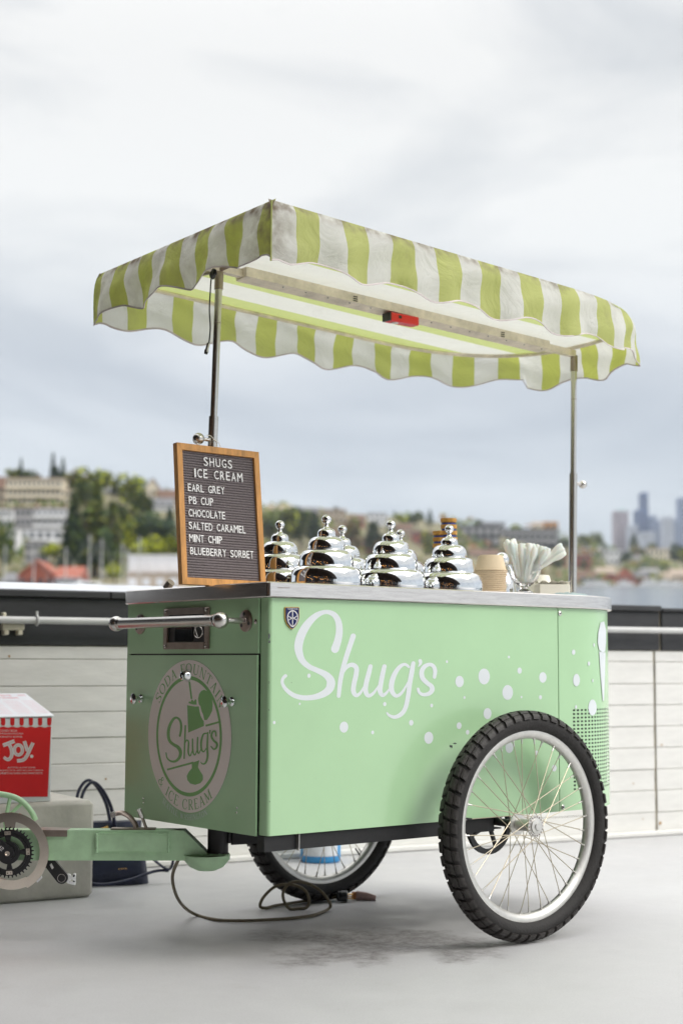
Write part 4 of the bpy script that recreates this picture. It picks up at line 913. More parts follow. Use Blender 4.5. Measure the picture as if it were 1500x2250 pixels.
cr_ = MB(); lc = V((1.318, .41, CT)); cr_.lathe([(.05, 0), (.052, .02), (.047, .055), (.035, .085), (.018, .100), (.010, .108), (.010, .118)], lc, n=32); th_ = thing('sugar_shaker', 'round chrome pot with ball knob behind the glass of spoons', 'pot', lc)
cr_.build('pot', 'chrome', th_); b = MB(); b.sphere(lc+V((0, 0, .141)), .026, 24); b.build('ball_knob', 'chrome', th_)
# glass dish
gc = V((1.211, .195, CT+.0005)); gl = thing('sundae_glass', 'clear footed sundae glass filled with white spoons', 'glass', gc)
outer = [(.0, 0), (.036, 0), (.037, .003), (.030, .012), (.016, .024), (.014, .030), (.019, .036), (.034, .046), (.047, .062), (.055, .085), (.058, .108)]
inner = [(.0565, .108), (.0525, .086), (.0445, .064), (.032, .049), (.017, .041), (.0, .039)]
b = MB(); b.lathe(outer+inner, gc, n=40); b.build('bowl', 'glass', gl, angle=50)
def spoon_mesh():
    b = MB(); n_ = 12; vs = []; Ls = .135
    prof = [(0, .0022, 0), (.01, .0036, 0), (.05, .0040, .0), (.085, .0045, .001), (.098, .0085, .002), (.112, .0098, .0032), (.125, .0088, .0026), (.133, .006, .001), (Ls, .0015, 0)]
    for z, w_, dp in prof:
        for u in (-1, -.5, 0, .5, 1): vs.append(V((w_*u, dp*(1-u*u)*-1.6, z)))
    top = [V((v.x, v.y+.0010, v.z)) for v in vs]; k = len(vs)
    fs = [(i*5+j, i*5+j+1, i*5+6+j, i*5+5+j) for i in range(len(prof)-1) for j in range(4)]
    b.add(vs, fs); b.add(top, [tuple(reversed(f_)) for f_ in fs]); return b.build('spoon', 'spoon', org=(0, 0, 0), angle=80)
sp = spoon_mesh(); first = True; rs = random.Random(11)
def put_spoon(p, tipdir, rz, lab=None):
    global first
    o = sp if first else sp.copy()
    if not first: C.objects.link(o)
    first = False
    zx = V(tipdir).normalized(); yx = (G-zx*G.dot(zx)).normalized(); xx = yx.cross(zx); q = Matrix(((xx.x, yx.x, zx.x), (xx.y, yx.y, zx.y), (xx.z, yx.z, zx.z))).to_quaternion() @ Matrix.Rotation(rz, 3, 'Z').to_quaternion()
    o.rotation_mode = 'QUATERNION'; o.rotation_quaternion = q; o.location = p
    tag(o, lab or 'white plastic spoon standing in the packed fan in the footed glass', 'spoon', 'spoons in the glass')
for i in range(46):
    f_ = i/45; ang = rad(-17)+rad(47)*f_+rs.uniform(-.05, .05); dep = rs.uniform(-.30, .22)
    dr = RR*sin(ang)+V((0, 0, 1))*cos(ang)+G*dep
    p = gc+V((0, 0, .046))+RR*(-.020+.040*f_)+G*rs.uniform(-.018, .018)-V((0, 0, 0))
    L_ = rs.uniform(-.014, .002)+(.020 if f_ < .22 else .002)
    put_spoon(p+dr*L_, dr, rs.uniform(-.4, .4))
for k in range(5):
    ang = rad(58-k*3); dr = RR*sin(ang)+V((0, 0, 1))*cos(ang)+G*rs.uniform(-.1, .1); put_spoon(gc+V((0, 0, .072))+RR*.016+dr*(.010+.003*k)+G*(.006*k-.012), dr, rs.uniform(-.4, .4), 'white plastic spoon leaning far out over the right side of the footed glass')
# second cup stack and napkin box, towel
pc_ = cup_mesh('paper_cup', 'paper', .036, .052, .062)
for i in range(5):
    o = pc_ if i == 0 else pc_.copy()
    if i: C.objects.link(o)
    o.location = (1.455, .36, CT+.0005+i*.0066)
    tag(o, ORD[i]+' white paper cup from the bottom of the low upside down stack behind the glass' if i < 4 else 'top cup of the low white stack behind the glass', 'paper cup', 'nested white paper cups')
nb = thing('napkin_tray', 'low white card tray of napkins to the right of the spoon glass', 'napkins', (1.45, .27, CT)); b = MB()
T_n = Matrix.Translation((1.408, .255, CT+.0005)) @ Matrix.Rotation(rad(-32), 4, 'Z')
b.box((-.055, -.04, 0), (.055, .04, .050), T=T_n, bev=.003); b.build('tray', 'paper', nb)
b = MB(); nvs = [T_n @ V((-.058+.116*i/10, -.045+.09*j/6, .051+.012*abs(sin(i*1.1+j*.8))*(.4+.6*(i in (0, 10) or j in (0, 6))))) for i in range(11) for j in range(7)]
b.add(nvs, [(i*7+j, i*7+7+j, i*7+8+j, i*7+j+1) for i in range(10) for j in range(6)]); b.build('napkin', 'paper', nb)
b = MB(); nvs = []; 
for i in range(33):
    for j in range(17):
        u, v = i/32, j/16; e_ = min(1, min(u, 1-u)*8, min(v, 1-v)*8); nvs.append(V((1.245+.17*u-.02*v, .03+.06*v+.05*u, CT+.001+.009*e_+.0035*e_*rs.uniform(-1, 1))))
b.add(nvs, [(i*17+j, i*17+17+j, i*17+18+j, i*17+j+1) for i in range(32) for j in range(16)])
tag(b.build('towel', 'cloth_blue'), 'folded pale blue terry towel lying by the right awning pole', 'towel')
b = MB(); b.tube([hit(366, 1292, 1, .70), hit(376, 1279, 1, .68)], .0135, 16); tag(b.build('scoop_handle', 'steel_dark'), 'stubby grey cylinder end sticking up behind the letter board', 'scoop')
# cones
def cone_mesh():
    b = MB(); h = .11
    b.lathe([(.0045, 0), (.0215, h-.015), (.0280, h-.013), (.0292, h), (.0268, h), (.0225, h-.012), (.002, .008)], (0, 0, 0), n=28)
    o = thing('waffle_cone', 'sugar cone', 'ice cream cone', (0, 0, 0)); w_ = b.build('wafer', 'wafer', o, org=(0, 0, 0)); b2_ = MB()
    b2_.lathe([(.0052, .002), (.0236, h-.016), (.0262, h-.0165), (.0245, h-.021), (.0262, h-.026), (.0056, 0)], (0, 0, 0), n=28); b2_.build('paper_jacket', 'bluewrap', o, org=(0, 0, 0)); return o
kproto = cone_mesh()
for i in range(6):
    o = kproto if i == 0 else copy_tree(kproto)
    o.location = (1.150-.0012*i, .50, CT+.0005+.062+i*.0222)
    if i == 0: o.location.z = CT+.062
    tag(o, ['lowest sugar cone of the tall nested stack behind the lids', 'second sugar cone from the bottom of the nested stack', 'third sugar cone from the bottom of the nested stack', 'fourth sugar cone up in the nested stack behind the lids', 'sugar cone just below the top of the nested stack', 'topmost sugar cone of the nested stack behind the lids'][i], 'ice cream cone', 'nested sugar cones')
for i in range(5):
    o = copy_tree(kproto); o.location = (1.130, .525, CT+.040+i*.0222); tag(o, ORD[i]+' sugar cone from the bottom of the shorter stack left of the tall cone stack', 'ice cream cone', 'nested sugar cones')
b = MB(); b.box((1.07, .46, CT+.0005), (1.18, .555, CT+.06)); b.lathe([(.03, 0), (.03, .004)], (1.138, .5, CT+.06), n=20); tag(b.build('cone_holder', 'steel'), 'small steel block that holds the sugar cone stacks upright', 'cone holder')

# ------------------------------------------------------------------ ground things at left
BAng = rad(-7.3); TB = Matrix.Translation((.293, 1.456, 0)) @ Matrix.Rotation(BAng, 4, 'Z')
b = MB(); b.box((-1.6, 0, 0), (0, .44, .343), T=TB, bev=.016); tag(b.build('concrete_bench', 'concrete', angle=60), 'low weathered concrete block bench at the left edge', 'concrete block')
# cone box
bxo = V((.141, 1.508, .3435)); TX = Matrix.Translation(bxo) @ Matrix.Rotation(rad(-3.5), 4, 'Z'); BXN = (TX.to_3x3() @ V((0, -1, 0)))
def on_box(px, py, o=0): v = rayv(px, py); n_ = BXN; k = (bxo-EYE).dot(n_)/v.dot(n_); return EYE+v*k+n_*o
cbx = thing('cone_carton', 'red and white carton of sugar cones standing on the concrete block', 'carton', bxo-V((.2, -.1, 0)))
b = MB(); b.box((-.42, 0, 0), (0, .30, .298), T=TX, bev=.003); bd = b.build('carton_body', 'card', cbx)
tl, tr_ = TX @ V((-.42, -.002, .300)), TX @ V((.006, -.002, .300)); bl_, br_ = TX @ V((-.42, .27, .375)), TX @ V((.012, .27, .375))
b = MB(); b.prism([tl, tr_, br_, bl_], V((0, 0, .004))); b.prism([TX @ V((0, 0, .298)), TX @ V((0, .27, .298)), TX @ V((0, .27, .372)), TX @ V((0, 0, .302))], TX.to_3x3() @ V((-.004, 0, 0))); b.build('carton_lid', 'card', cbx, smooth=False)
x5 = lambda x, y, o=.0012: on_box(x/8.038, 1500+y/8.038, o)
def boxpoly(nm, pl, m, o=.0012): return flatpart(nm, (pl, [tuple(range(len(pl)))]), lambda x, y: x5(x, y, o), m, cbx)
boxpoly('red_field', [(-2600, 780), (900, 780), (840, 2018), (-2600, 2060)], 'red')
for i in range(-14, 6):
    x = 17+i*163
    boxpoly('awning_stripe', [(x, 625), (x+74, 625), (x+74, 735), (x+62, 758), (x+37, 766), (x+12, 758), (x, 735)], 'red')
scs = [(-2300, 768)]; 
for i in range(-15, 6):
    x = 55+i*163
    if x > 900: break
    scs += [(min(905, x+20*k), 770+26*sin(pi*k/8)) for k in range(9)]
scs += [(905, 770), (905, 766)]
flatpart('scallop_edge', (scs, [tuple(range(len(scs)))]), lambda x, y: x5(x, y, .0018), 'print', cbx)
JOY = [[(48,1112,66),(252,1034,66)], [(150,1080,62),(190,1160,62),(206,1250,62),(190,1320,60),(135,1362,58),(62,1320,52)], [(425,1035,62),(452,1120,62),(482,1210,62)], [(578,1065,62),(520,1190,62),(468,1300,62),(405,1368,62),(296,1384,62)]]
ell = [(320+72*cos(2*pi*i/16), 1192+88*sin(2*pi*i/16), 58) for i in range(17)]
for k, st in enumerate(JOY+[ell]): flatpart('logo_letter', brush([st], 5, False), lambda x, y, k=k: x5(x, y, .0018+.0001*k), 'print', cbx)
flatpart('logo_inline', brush([[(a, b_, 8) for a, b_, w_ in s_] for s_ in JOY+[ell]], 5, False), lambda x, y: x5(x, y, .0026), 'redtxt', cbx)
flatpart('logo_dot', disc2d(556, 1305, 30), lambda x, y: x5(x, y, .0018), 'print', cbx)
for tx, x0, x1, y0, y1 in (('800 CONES/ BOX', -130, 300, 868, 835), ('800 BARQUILLOS/CAJA', -130, 410, 922, 888), ('800 CORNETS/ BOÎTES', -130, 390, 974, 938), ('JACKETED SUGAR CONES', 128, 620, 1524, 1490), ('BARQUILLOS DE AZÚCAR CON CUBIERTA', -40, 765, 1568, 1534), ('CORNETS AU SUCRE AVEC MANCHETTE', -40, 748, 1620, 1586)):
    flatpart('carton_text', fit_text(tx, x0, x1, y0, y1), lambda x, y: x5(x, y, .0020), 'print', cbx)
# small print on the lid
ln = (tr_-tl).cross(bl_-tl).normalized(); ln = ln if ln.z > 0 else -ln
def onlid(u, v): return tl.lerp(tr_, u).lerp(bl_.lerp(br_, u), v)+V((0, 0, .0045))+ln*.0008
def lidtext(tx, u0, u1, v0, v1, m='redtxt'): flatpart('lid_text', fit_text(tx, u0, u1, v0, v1), onlid, m, cbx)
lidtext('INVERT BOX FOR', .66, .84, .86, .93); lidtext('EASE OF DELIVERING', .62, .88, .75, .82); lidtext('AVISO EN', .90, .97, .86, .93)
for c_ in (.52, .70, .87):
    for r_ in range(9): lidtext('the cones in this box are packed dry and crisp'[r_ % 3:], c_, c_+.14 if c_ < .8 else .985, .62-r_*.065, .655-r_*.065)
# handbag
bo = V((.50, 1.735, 0)); bag = thing('handbag', 'navy blue leather handbag slumped on the deck behind the concrete block', 'handbag', bo)
Tb = Matrix.Translation(bo) @ Matrix.Rotation(rad(-20), 4, 'Z')
b = MB(); secs = []
for k in range(13):
    f_ = k/12; z = .232*f_; w_ = .165-.020*f_-.012*sin(f_*3.1); d_ = .085*(1-f_**2*.75)+.006
    secs.append([Tb @ V(((w_*math.copysign(abs(cos(q))**.45, cos(q)))+.006*sin(5*f_+q), (d_*math.copysign(abs(sin(q))**.6, sin(q)))+.004*sin(9*f_+3*q), z)) for q in [2*pi*i/40 for i in range(40)]])
vs = [p_ for s_ in secs for p_ in s_]; b.add(vs, [(k*40+i, k*40+(i+1) % 40, (k+1)*40+(i+1) % 40, (k+1)*40+i) for k in range(12) for i in range(40)]+[tuple(range(480, 520)), tuple(reversed(range(40)))]); b.build('bag_body', 'navy', bag, angle=50)
for off in (-.05, .05):
    b = MB(); b.tube([Tb @ V((x, off, z)) for x, z in smoothline([(-.105, .19), (-.108, .27), (-.098, .345), (-.065, .385), (-.028, .36), (.010, .29), (.03, .20)], 5)], .010, 10, flat=.6); b.build('handle', 'navy', bag)
b = MB(); b.tube([Tb @ V(q) for q in smoothline([(.10, -.07, .16), (.16, -.09, .10), (.225, -.10, .055), (.245, -.09, .10), (.235, -.05, .145)], 5)], .009, 10, flat=.5); b.tube([Tb @ V(q) for q in smoothline([(-.16, -.085, .14), (-.12, -.10, .05), (-.05, -.105, .012), (.06, -.105, .02), (.17, -.10, .05), (.225, -.10, .05)], 5)], .006, 8); b.build('shoulder_strap', 'navy', bag)
b = MB(); b.tube([Tb @ V((-.15+.0*k, -.04, .2+.01*k)) for k in range(2)], .008, 8); b.tube([Tb @ V((-.03, -.05, .205)), Tb @ V((.0, -.05, .215))], .006, 8); b.build('buckle', 'gold', bag)
flatpart('maker_mark', fit_text('KATIE', 0, .032, 0, .006), lambda x, y: Tb @ V((.035+x, -.0915, .060+y)), 'gold', bag)
# jug
jc = V((1.545, 1.735, 0)); jg = thing('detergent_jug', 'blue jug with pale label seen through the spokes of the far wheel', 'jug', jc)
b = MB(); b.lathe([(0, 0), (.078, 0), (.085, .006), (.086, .03), (.086, .17), (.07, .20), (.03, .225), (.025, .25)], jc, n=32); b.build('jug_body', 'jug', jg, angle=50)
b = MB()
for i in range(14): pass
vs = []
for i in range(19): q = rad(-163)+rad(112)*i/18+rad(-22); vs += [jc+V((.0872*cos(q), .0872*sin(q), .030)), jc+V((.0872*cos(q), .0872*sin(q), .165))]
b.add(vs, [(2*i, 2*i+2, 2*i+3, 2*i+1) for i in range(18)]); b.build('jug_label', 'jug_label', jg)
b = MB(); b.lathe([(.03, .235), (.03, .275), (0, .277)], jc, n=20); b.build('jug_cap', 'gold', jg)
# power cord
cpx = [(391.6,1889.5,0,.258),(379,1925,0,.205),(385,1962,0,.12),(402,1991,0,.05),(431,2011,1,0),(476,2022,1,0),(534,2024,1,0),(588,2022,1,0),(646,2018,1,0),(691,2011,1,0),(720,1999,1,0),(725,1986,0,0),(708,1962,0,0),(683,1945,0,0),(658,1938,0,0),(637.5,1941,0,0),(623,1958,0,0),(623,1978,0,0),(635.5,1997,0,0),(654,2002,0,0),(673,1995,0,0),(679,1978,0,0),(670.6,1958,0,0),(650,1946.5,0,0),(625,1944,0,0),(600,1951.5,0,0),(577.6,1974,0,0),(571.4,1992,0,0),(584,1996,1,0),(604.5,1991,1,0),(654,1983,1,0),(695,1976,1,0),(741,1972,0,.017)]
def gd(px, py, z=.006): q = hit(px, py, 2, z); return (q-EYE).dot(G)
dps = []
for i, (x, y, g, h) in enumerate(cpx):
    if g: dps.append(gd(x, y))
    elif h: dps.append(gd(x, y, h) if i > 3 else BD+(gd(431, 2011)-BD)*i/4)
    else: dps.append(None)
i = 0
while i < len(dps):
    if dps[i] is None:
        j = i
        while dps[j] is None: j += 1
        for k in range(i, j): dps[k] = dps[i-1]+(dps[j]-dps[i-1])*(k-i+1)/(j-i+1)
        i = j
    i += 1
cpts = [at_depth(x, y, d) for (x, y, g, h), d in zip(cpx, dps)]
for q in cpts: q.z = max(q.z, .0062)
crd = thing('power_cord', 'khaki power cord looping on the deck under the cart with black plug', 'power cord', cpts[8])
b = MB(); b.tube([V(q) for q in smoothline([tuple(q) for q in cpts], 7)], .0052, 10); b.build('cord', 'cord', crd)
pe = cpts[-1]; b = MB(); pd = (RR*.97-G*.1).normalized(); b.lathe([(.008, -.004), (.016, .0), (.019, .004), (.017, .009), (.020, .013), (.020, .034), (.017, .036), (0, .036)], pe+V((0, 0, .004)), pd, 18); pl = b.build('plug', 'blk_plastic', crd)
b = MB()
for k in (-1, 0, 1): b.tube([pe+V((0, 0, .004+.007*k))+pd*.036, pe+V((0, 0, .003+.007*k))+pd*.056], .0022, 6)
b.build('prong', 'gold', pl)
ad = thing('adapter_plug', 'worn orange and dusty pink adapter lying next to the black plug', 'adapter', pe+pd*.06); b = MB(); q0 = pe+pd*.052+G*.05; q0.z = .016; b.tube([q0, q0+pd*.016], .014, 12); b.build('collar', 'copper', ad); b = MB(); b.tube([q0+pd*.016, q0+pd*.05-V((0, 0, .002)), q0+pd*.085-V((0, 0, .007))], [.015, .013, .008], 12, flat=1.2); b.build('sleeve', 'rag', ad)

# ------------------------------------------------------------------ lake, far shore, hillside, town
# The deck slopes a little, so in the deck's frame the level of the lake climbs by TILT towards the far shore.
TILT = .0536; LAKE0 = EYE.z-4
def lake_z(d): return LAKE0+TILT*d
def gp(d, s): return EYE.xy.to_3d()+G*d+RR*s          # d metres ahead of the camera, s to the right
M['water'] = mat('lake_water', (.10, .13, .16), .16, bump=.5, bscale=.35, stretch=(1, 1, 1), Specular_IOR_Level=.8)
M['soil'] = mat('hill_ground', (.20, .18, .10), .95, var=.5, vscale=.03)
for nm, c in dict(leaf_a=(.075, .115, .010), leaf_b=(.14, .15, .012), leaf_c=(.022, .05, .012), leaf_y=(.48, .52, .01), leaf_f=(.014, .042, .022), leaf_o=(.20, .10, .04), bark=(.10, .075, .055)).items():
    M[nm] = mat(nm, c, .85, var=.35, vscale=.3)
for nm, c in dict(w_cream=(.74, .66, .52), w_white=(.74, .74, .76), w_grey=(.38, .37, .38), w_tan=(.50, .40, .30), w_dark=(.05, .055, .06), w_brick=(.30, .08, .045), w_orange=(.60, .28, .07), r_red=(.34, .10, .06), r_grey=(.17, .17, .18), r_brown=(.16, .09, .06), r_tan=(.40, .32, .25), w_blue_hazed=(.09, .14, .28), w_slate_hazed=(.22, .28, .42), w_pink=(.36, .31, .36), w_teal=(.32, .48, .47), w_pale_hazed=(.46, .50, .60)).items():
    M[nm] = mat(nm, c, .75, var=.12, vscale=.2)
M['pane'] = mat('window_glass', (.05, .06, .07), .12)
M['boatw'] = mat('boat_gelcoat', (.72, .72, .72), .3, var=.05); M['mastm'] = mat('mast_aluminium', (.55, .54, .52), .4, .3)
b = MB(); q = [gp(9, -60), gp(9, 90), gp(1360, 900), gp(1360, -700)]
for i, d in enumerate((9, 9, 1360, 1360)): q[i].z = lake_z(d)
b.add(q, [(0, 1, 2, 3)]); tag(b.build('lake_water', 'water', smooth=False, org=(0, 0, 0)), kind='structure')
def interp(tb, x):
    for (a, p_), (c, q_) in zip(tb, tb[1:]):
        if x <= c: return p_+(q_-p_)*max(0, (x-a))/(c-a)
    return tb[-1][1]
SH = [(-500, 330), (380, 340), (700, 800), (1100, 1200), (1300, 1290), (2000, 1300)]
RG = [(-500, 260), (380, 260), (700, 420), (1100, 420), (1500, 420), (2000, 420)]
RY = [(-500, 1052), (0, 1062), (150, 1066), (300, 1092), (450, 1104), (600, 1118), (700, 1122), (900, 1138), (1000, 1152), (1100, 1164), (1250, 1190), (1350, 1214), (1500, 1226), (2000, 1232)]
def lake_y(d): return 1454.5-3331.7*(TILT-4/d)
def slope_pt(px, t):
    d0 = interp(SH, px); r = interp(RG, px); y0 = lake_y(d0)+1; y1 = interp(RY, px); return at_depth(px, y0+(y1-y0)*t, d0+r*t)
def ground_at(px, py):
    d0 = interp(SH, px); r = interp(RG, px); y0 = lake_y(d0)+1; y1 = interp(RY, px); t = max(0, min(1, (py-y0)/(y1-y0))); return d0+r*t
b = MB(); cols = list(range(-460, 1961, 40)); vs = []
for px in cols:
    for t_ in [i/12 for i in range(13)]: vs.append(slope_pt(px, t_)+V((0, 0, -.3)))
    q = slope_pt(px, 1)+G*300; q.z = lake_z((q-EYE).dot(G)); vs.append(q)
b.add(vs, [(i*14+j, (i+1)*14+j, (i+1)*14+j+1, i*14+j+1) for i in range(len(cols)-1) for j in range(13)]); tag(b.build('hillside', 'soil', org=(0, 0, 0)), kind='structure')
b = MB(); q = [gp(1500, -900), gp(1500, 1300), gp(3250, 2400), gp(3250, -1600)]
for i, d in enumerate((1500, 1500, 3250, 3250)): q[i].z = lake_z(d)+1
b.add(q, [(0, 1, 2, 3)]); tag(b.build('city_ground', 'soil', smooth=False, org=(0, 0, 0)), kind='structure')

def house(px0, px1, yt, yb, wallm, roofm, label, cat='house', roof='flat', rows=2, ncol=4, group=None, d=None, name='house', panem='pane', deep=None, balc=False):
    d = d or ground_at((px0+px1)/2, yb); L_ = at_depth(px0, yb, d); R_ = at_depth(px1, yb, d); T = at_depth(px0, yt, d); h = T.z-L_.z; w_ = (R_-L_).length
    fx = (R_-L_); fx.z = 0; fx.normalize(); fy = V((-fx.y, fx.x, 0)); o = L_.copy(); o.z -= 1.5; h += 1.5; dp = deep or max(6, w_*.6)
    Mx = Matrix(((fx.x, fy.x, 0, o.x), (fx.y, fy.y, 0, o.y), (0, 0, 1, o.z), (0, 0, 0, 1)))
    th = thing(name, label, cat, o, group); rh = 0
    if roof == 'gable': rh = h*.42
    elif roof == 'gable_front': rh = h*.45
    wh = h-rh
    b = MB(); b.box((0, 0, 0), (w_, dp, wh), T=Mx)
    if roof == 'gable_front': b.prism([Mx @ V(q) for q in ((0, .02, wh), (w_, .02, wh), (w_/2, .02, wh+rh))], fy*(dp-.04))
    b.build('wall', wallm, th, smooth=False)
    b = MB(); e_ = max(.3, w_*.03); tk = .4
    if roof == 'flat': b.box((-e_*.5, -e_*.5, wh+.002), (w_+e_*.5, dp+e_*.5, wh+max(.5, h*.05)), T=Mx)
    elif roof == 'gable':
        b.add([Mx @ V(q) for q in ((-e_, -e_, wh-.2), (w_+e_, -e_, wh-.2), (w_+e_, dp/2, wh+rh), (-e_, dp/2, wh+rh), (w_+e_, dp+e_, wh-.2), (-e_, dp+e_, wh-.2))], [(0, 1, 2, 3), (3, 2, 4, 5), (0, 3, 5), (1, 4, 2), (0, 5, 4, 1)])
    else:
        for s_ in (0, 1):
            x0, x1 = (0-e_, w_/2) if s_ == 0 else (w_+e_, w_/2)
            p_ = [V((x0, -e_, wh-.1)), V((x1, -e_, wh+rh+.1)), V((x1, -e_, wh+rh+.1+tk)), V((x0, -e_, wh-.1+tk))]
            b.prism([Mx @ q for q in p_], fy*(dp+2*e_))
    b.build('roof', roofm, th, smooth=False)
    b = MB(); cw = w_/ncol; rhh = (wh-1.5)/rows
    for i in range(ncol):
        for j in range(rows): b.box((cw*(i+.22), -.12, 1.5+rhh*(j+.25)), (cw*(i+.78), .1, 1.5+rhh*(j+.78)), T=Mx)
    wn = b.build('window_row', panem, th, smooth=False); wn['kind'] = 'stuff'
    if balc:
        b = MB()
        for j in range(rows): b.box((0, -1.6, 1.3+rhh*j), (w_, -.13, 1.5+rhh*j), T=Mx); b.box((0, -1.6, 1.502+rhh*j), (w_, -1.5, 1.5+rhh*(j+.3)), T=Mx)
        b.build('balcony', wallm, th, smooth=False)
    return th
H_ = [
 (12, 136, 1053, 1112, 'w_cream', 'r_tan', 'long cream apartment block high on the left hillside', 'apartment building', 'flat', 3, 12, True),
 (136, 168, 1078, 1112, 'w_cream', 'r_tan', 'small cream wing joined to the right of the cream apartment block', 'house', 'flat', 2, 3, False),
 (-40, 10, 1045, 1100, 'w_tan', 'r_brown', 'tan house at the left edge beside the cream apartment block', 'house', 'gable', 2, 3, False),
 (-30, 26, 1118, 1160, 'w_white', 'r_brown', 'white house at the far left below the cream block', 'house', 'flat', 2, 4, False),
 (28, 72, 1116, 1158, 'w_grey', 'r_brown', 'pale grey terrace house left of the middle on the slope', 'house', 'flat', 2, 4, False),
 (74, 146, 1117, 1158, 'w_white', 'r_brown', 'wide whitish terrace house below the right part of the cream block', 'house', 'flat', 2, 6, True),
 (6, 38, 1162, 1222, 'w_white', 'r_grey', 'tall narrow white house lowest on the left slope', 'house', 'flat', 3, 2, False),
 (42, 134, 1163, 1192, 'w_white', 'r_grey', 'white building with a row of bright balconies', 'apartment building', 'flat', 1, 5, True),
 (54, 100, 1192, 1236, 'w_grey', 'r_grey', 'plain grey block under the white balconies', 'house', 'flat', 2, 3, False),
 (196, 216, 1062, 1096, 'w_cream', 'r_tan', 'narrow cream house peeping out of the hilltop trees', 'house', 'gable_front', 2, 2, False),
 (228, 276, 1068, 1086, 'w_grey', 'r_grey', 'low grey house on the ridge left of the menu board', 'house', 'gable', 1, 3, False),
 (316, 352, 1052, 1100, 'w_cream', 'r_brown', 'cream house on the ridge close to the menu board', 'house', 'gable_front', 3, 3, False),
 (346, 400, 1074, 1110, 'w_tan', 'r_brown', 'tan house on the ridge partly behind the menu board', 'house', 'gable', 2, 4, False),
 (322, 378, 1092, 1122, 'w_white', 'r_grey', 'small white house in the trees left of the menu board', 'house', 'gable', 2, 4, False),
 (584, 640, 1108, 1128, 'w_white', 'r_tan', 'white ridge house just right of the menu board', 'house', 'gable', 1, 4, False),
 (648, 700, 1112, 1134, 'w_tan', 'r_grey', 'tan ridge house above the second dome lid', 'house', 'gable', 2, 4, False),
 (706, 760, 1120, 1150, 'w_tan', 'r_tan', 'broad tan house on the middle of the ridge', 'house', 'flat', 2, 5, False),
 (766, 800, 1130, 1156, 'w_brick', 'r_brown', 'small brick house between the domes on the hillside', 'house', 'gable', 2, 3, False),
 (806, 850, 1128, 1152, 'w_white', 'r_grey', 'pale house above the third front dome lid', 'house', 'flat', 2, 4, False),
 (866, 905, 1150, 1176, 'w_tan', 'r_brown', 'tan house right of the third front dome lid', 'house', 'gable', 2, 4, False),
 (905, 950, 1168, 1200, 'w_brick', 'r_grey', 'brick house left of the cone stack', 'house', 'flat', 2, 4, False),
 (700, 745, 1160, 1190, 'w_grey', 'r_brown', 'grey house lower on the slope between the first two domes', 'house', 'gable', 2, 4, False),
 (780, 824, 1180, 1215, 'w_brick', 'r_brown', 'brick house low on the slope behind the domes', 'house', 'gable', 2, 3, False),
 (1012, 1098, 1157, 1200, 'w_dark', 'r_grey', 'dark flat roofed apartment block with white bays', 'apartment building', 'flat', 2, 5, False),
 (1098, 1226, 1163, 1196, 'w_dark', 'r_grey', 'long dark apartment block under the orange house', 'apartment building', 'flat', 2, 9, False),
 (1052, 1110, 1148, 1160, 'w_grey', 'r_grey', 'low grey top floor behind the dark apartment block', 'house', 'flat', 1, 4, False),
 (1194, 1226, 1147, 1166, 'w_orange', 'r_tan', 'orange house above the long dark apartment block', 'house', 'flat', 1, 3, False),
 (1168, 1192, 1146, 1160, 'w_cream', 'r_tan', 'small cream house left of the orange house', 'house', 'gable', 1, 2, False),
 (1030, 1096, 1206, 1232, 'w_tan', 'r_brown', 'tan waterfront house behind the paper cups', 'house', 'gable', 2, 5, False),
 (1190, 1246, 1214, 1242, 'w_brick', 'r_brown', 'red brick row left of the right awning pole', 'house', 'flat', 2, 6, False),
 (1262, 1330, 1203, 1220, 'w_white', 'r_grey', 'long pale low house right of the right awning pole', 'house', 'flat', 1, 7, False),
 (1262, 1300, 1220, 1250, 'w_brick', 'r_brown', 'red brick house right of the right awning pole', 'house', 'flat', 2, 4, False),
 (1332, 1366, 1208, 1242, 'w_white', 'r_grey', 'white house with dark flat roof above the lake', 'house', 'flat', 2, 3, False),
 (1382, 1416, 1220, 1244, 'w_tan', 'r_grey', 'brownish house in the middle of the right shore', 'house', 'gable', 2, 3, False),
 (1422, 1472, 1206, 1236, 'w_cream', 'r_tan', 'big cream house on the right shore below the skyline', 'house', 'flat', 2, 5, False),
 (1310, 1352, 1245, 1276, 'w_brick', 'r_tan', 'reddish boathouse on the right shore', 'boathouse', 'gable', 2, 4, False),
 (1356, 1392, 1248, 1285, 'r_red', 'r_red', 'bright rust red gabled boathouse on the right shore', 'boathouse', 'gable_front', 2, 3, False),
 (1394, 1424, 1254, 1284, 'w_brick', 'r_grey', 'dark brown boathouse right of the rust red one', 'boathouse', 'gable', 1, 3, False),
 (1408, 1446, 1249, 1278, 'w_white', 'r_grey', 'white boathouse on the right shore', 'boathouse', 'flat', 1, 3, False),
 (1450, 1478, 1256, 1284, 'w_cream', 'r_tan', 'cream boathouse at the right shore', 'boathouse', 'gable', 1, 3, False),
 (1476, 1530, 1248, 1283, 'w_tan', 'r_tan', 'tan boathouse at the right edge of the picture', 'boathouse', 'gable', 2, 4, False),
 (1262, 1308, 1254, 1282, 'w_grey', 'r_brown', 'grey boathouse beside the right awning pole', 'boathouse', 'gable', 1, 4, False),
 (1120, 1190, 1236, 1270, 'w_brick', 'r_brown', 'red waterfront shed behind the glass of spoons', 'boathouse', 'gable', 1, 5, False)]
for (a, c, yt, yb, wm, rm, lab, cat, rf, rw, nc, bal) in H_:
    house(a, c, yt, yb, wm, rm, lab, cat, rf, rw, nc, balc=bal, name={'apartment building': 'apartment_block', 'boathouse': 'boathouse'}.get(cat, 'house'), panem='w_grey' if wm == 'w_dark' else 'pane')
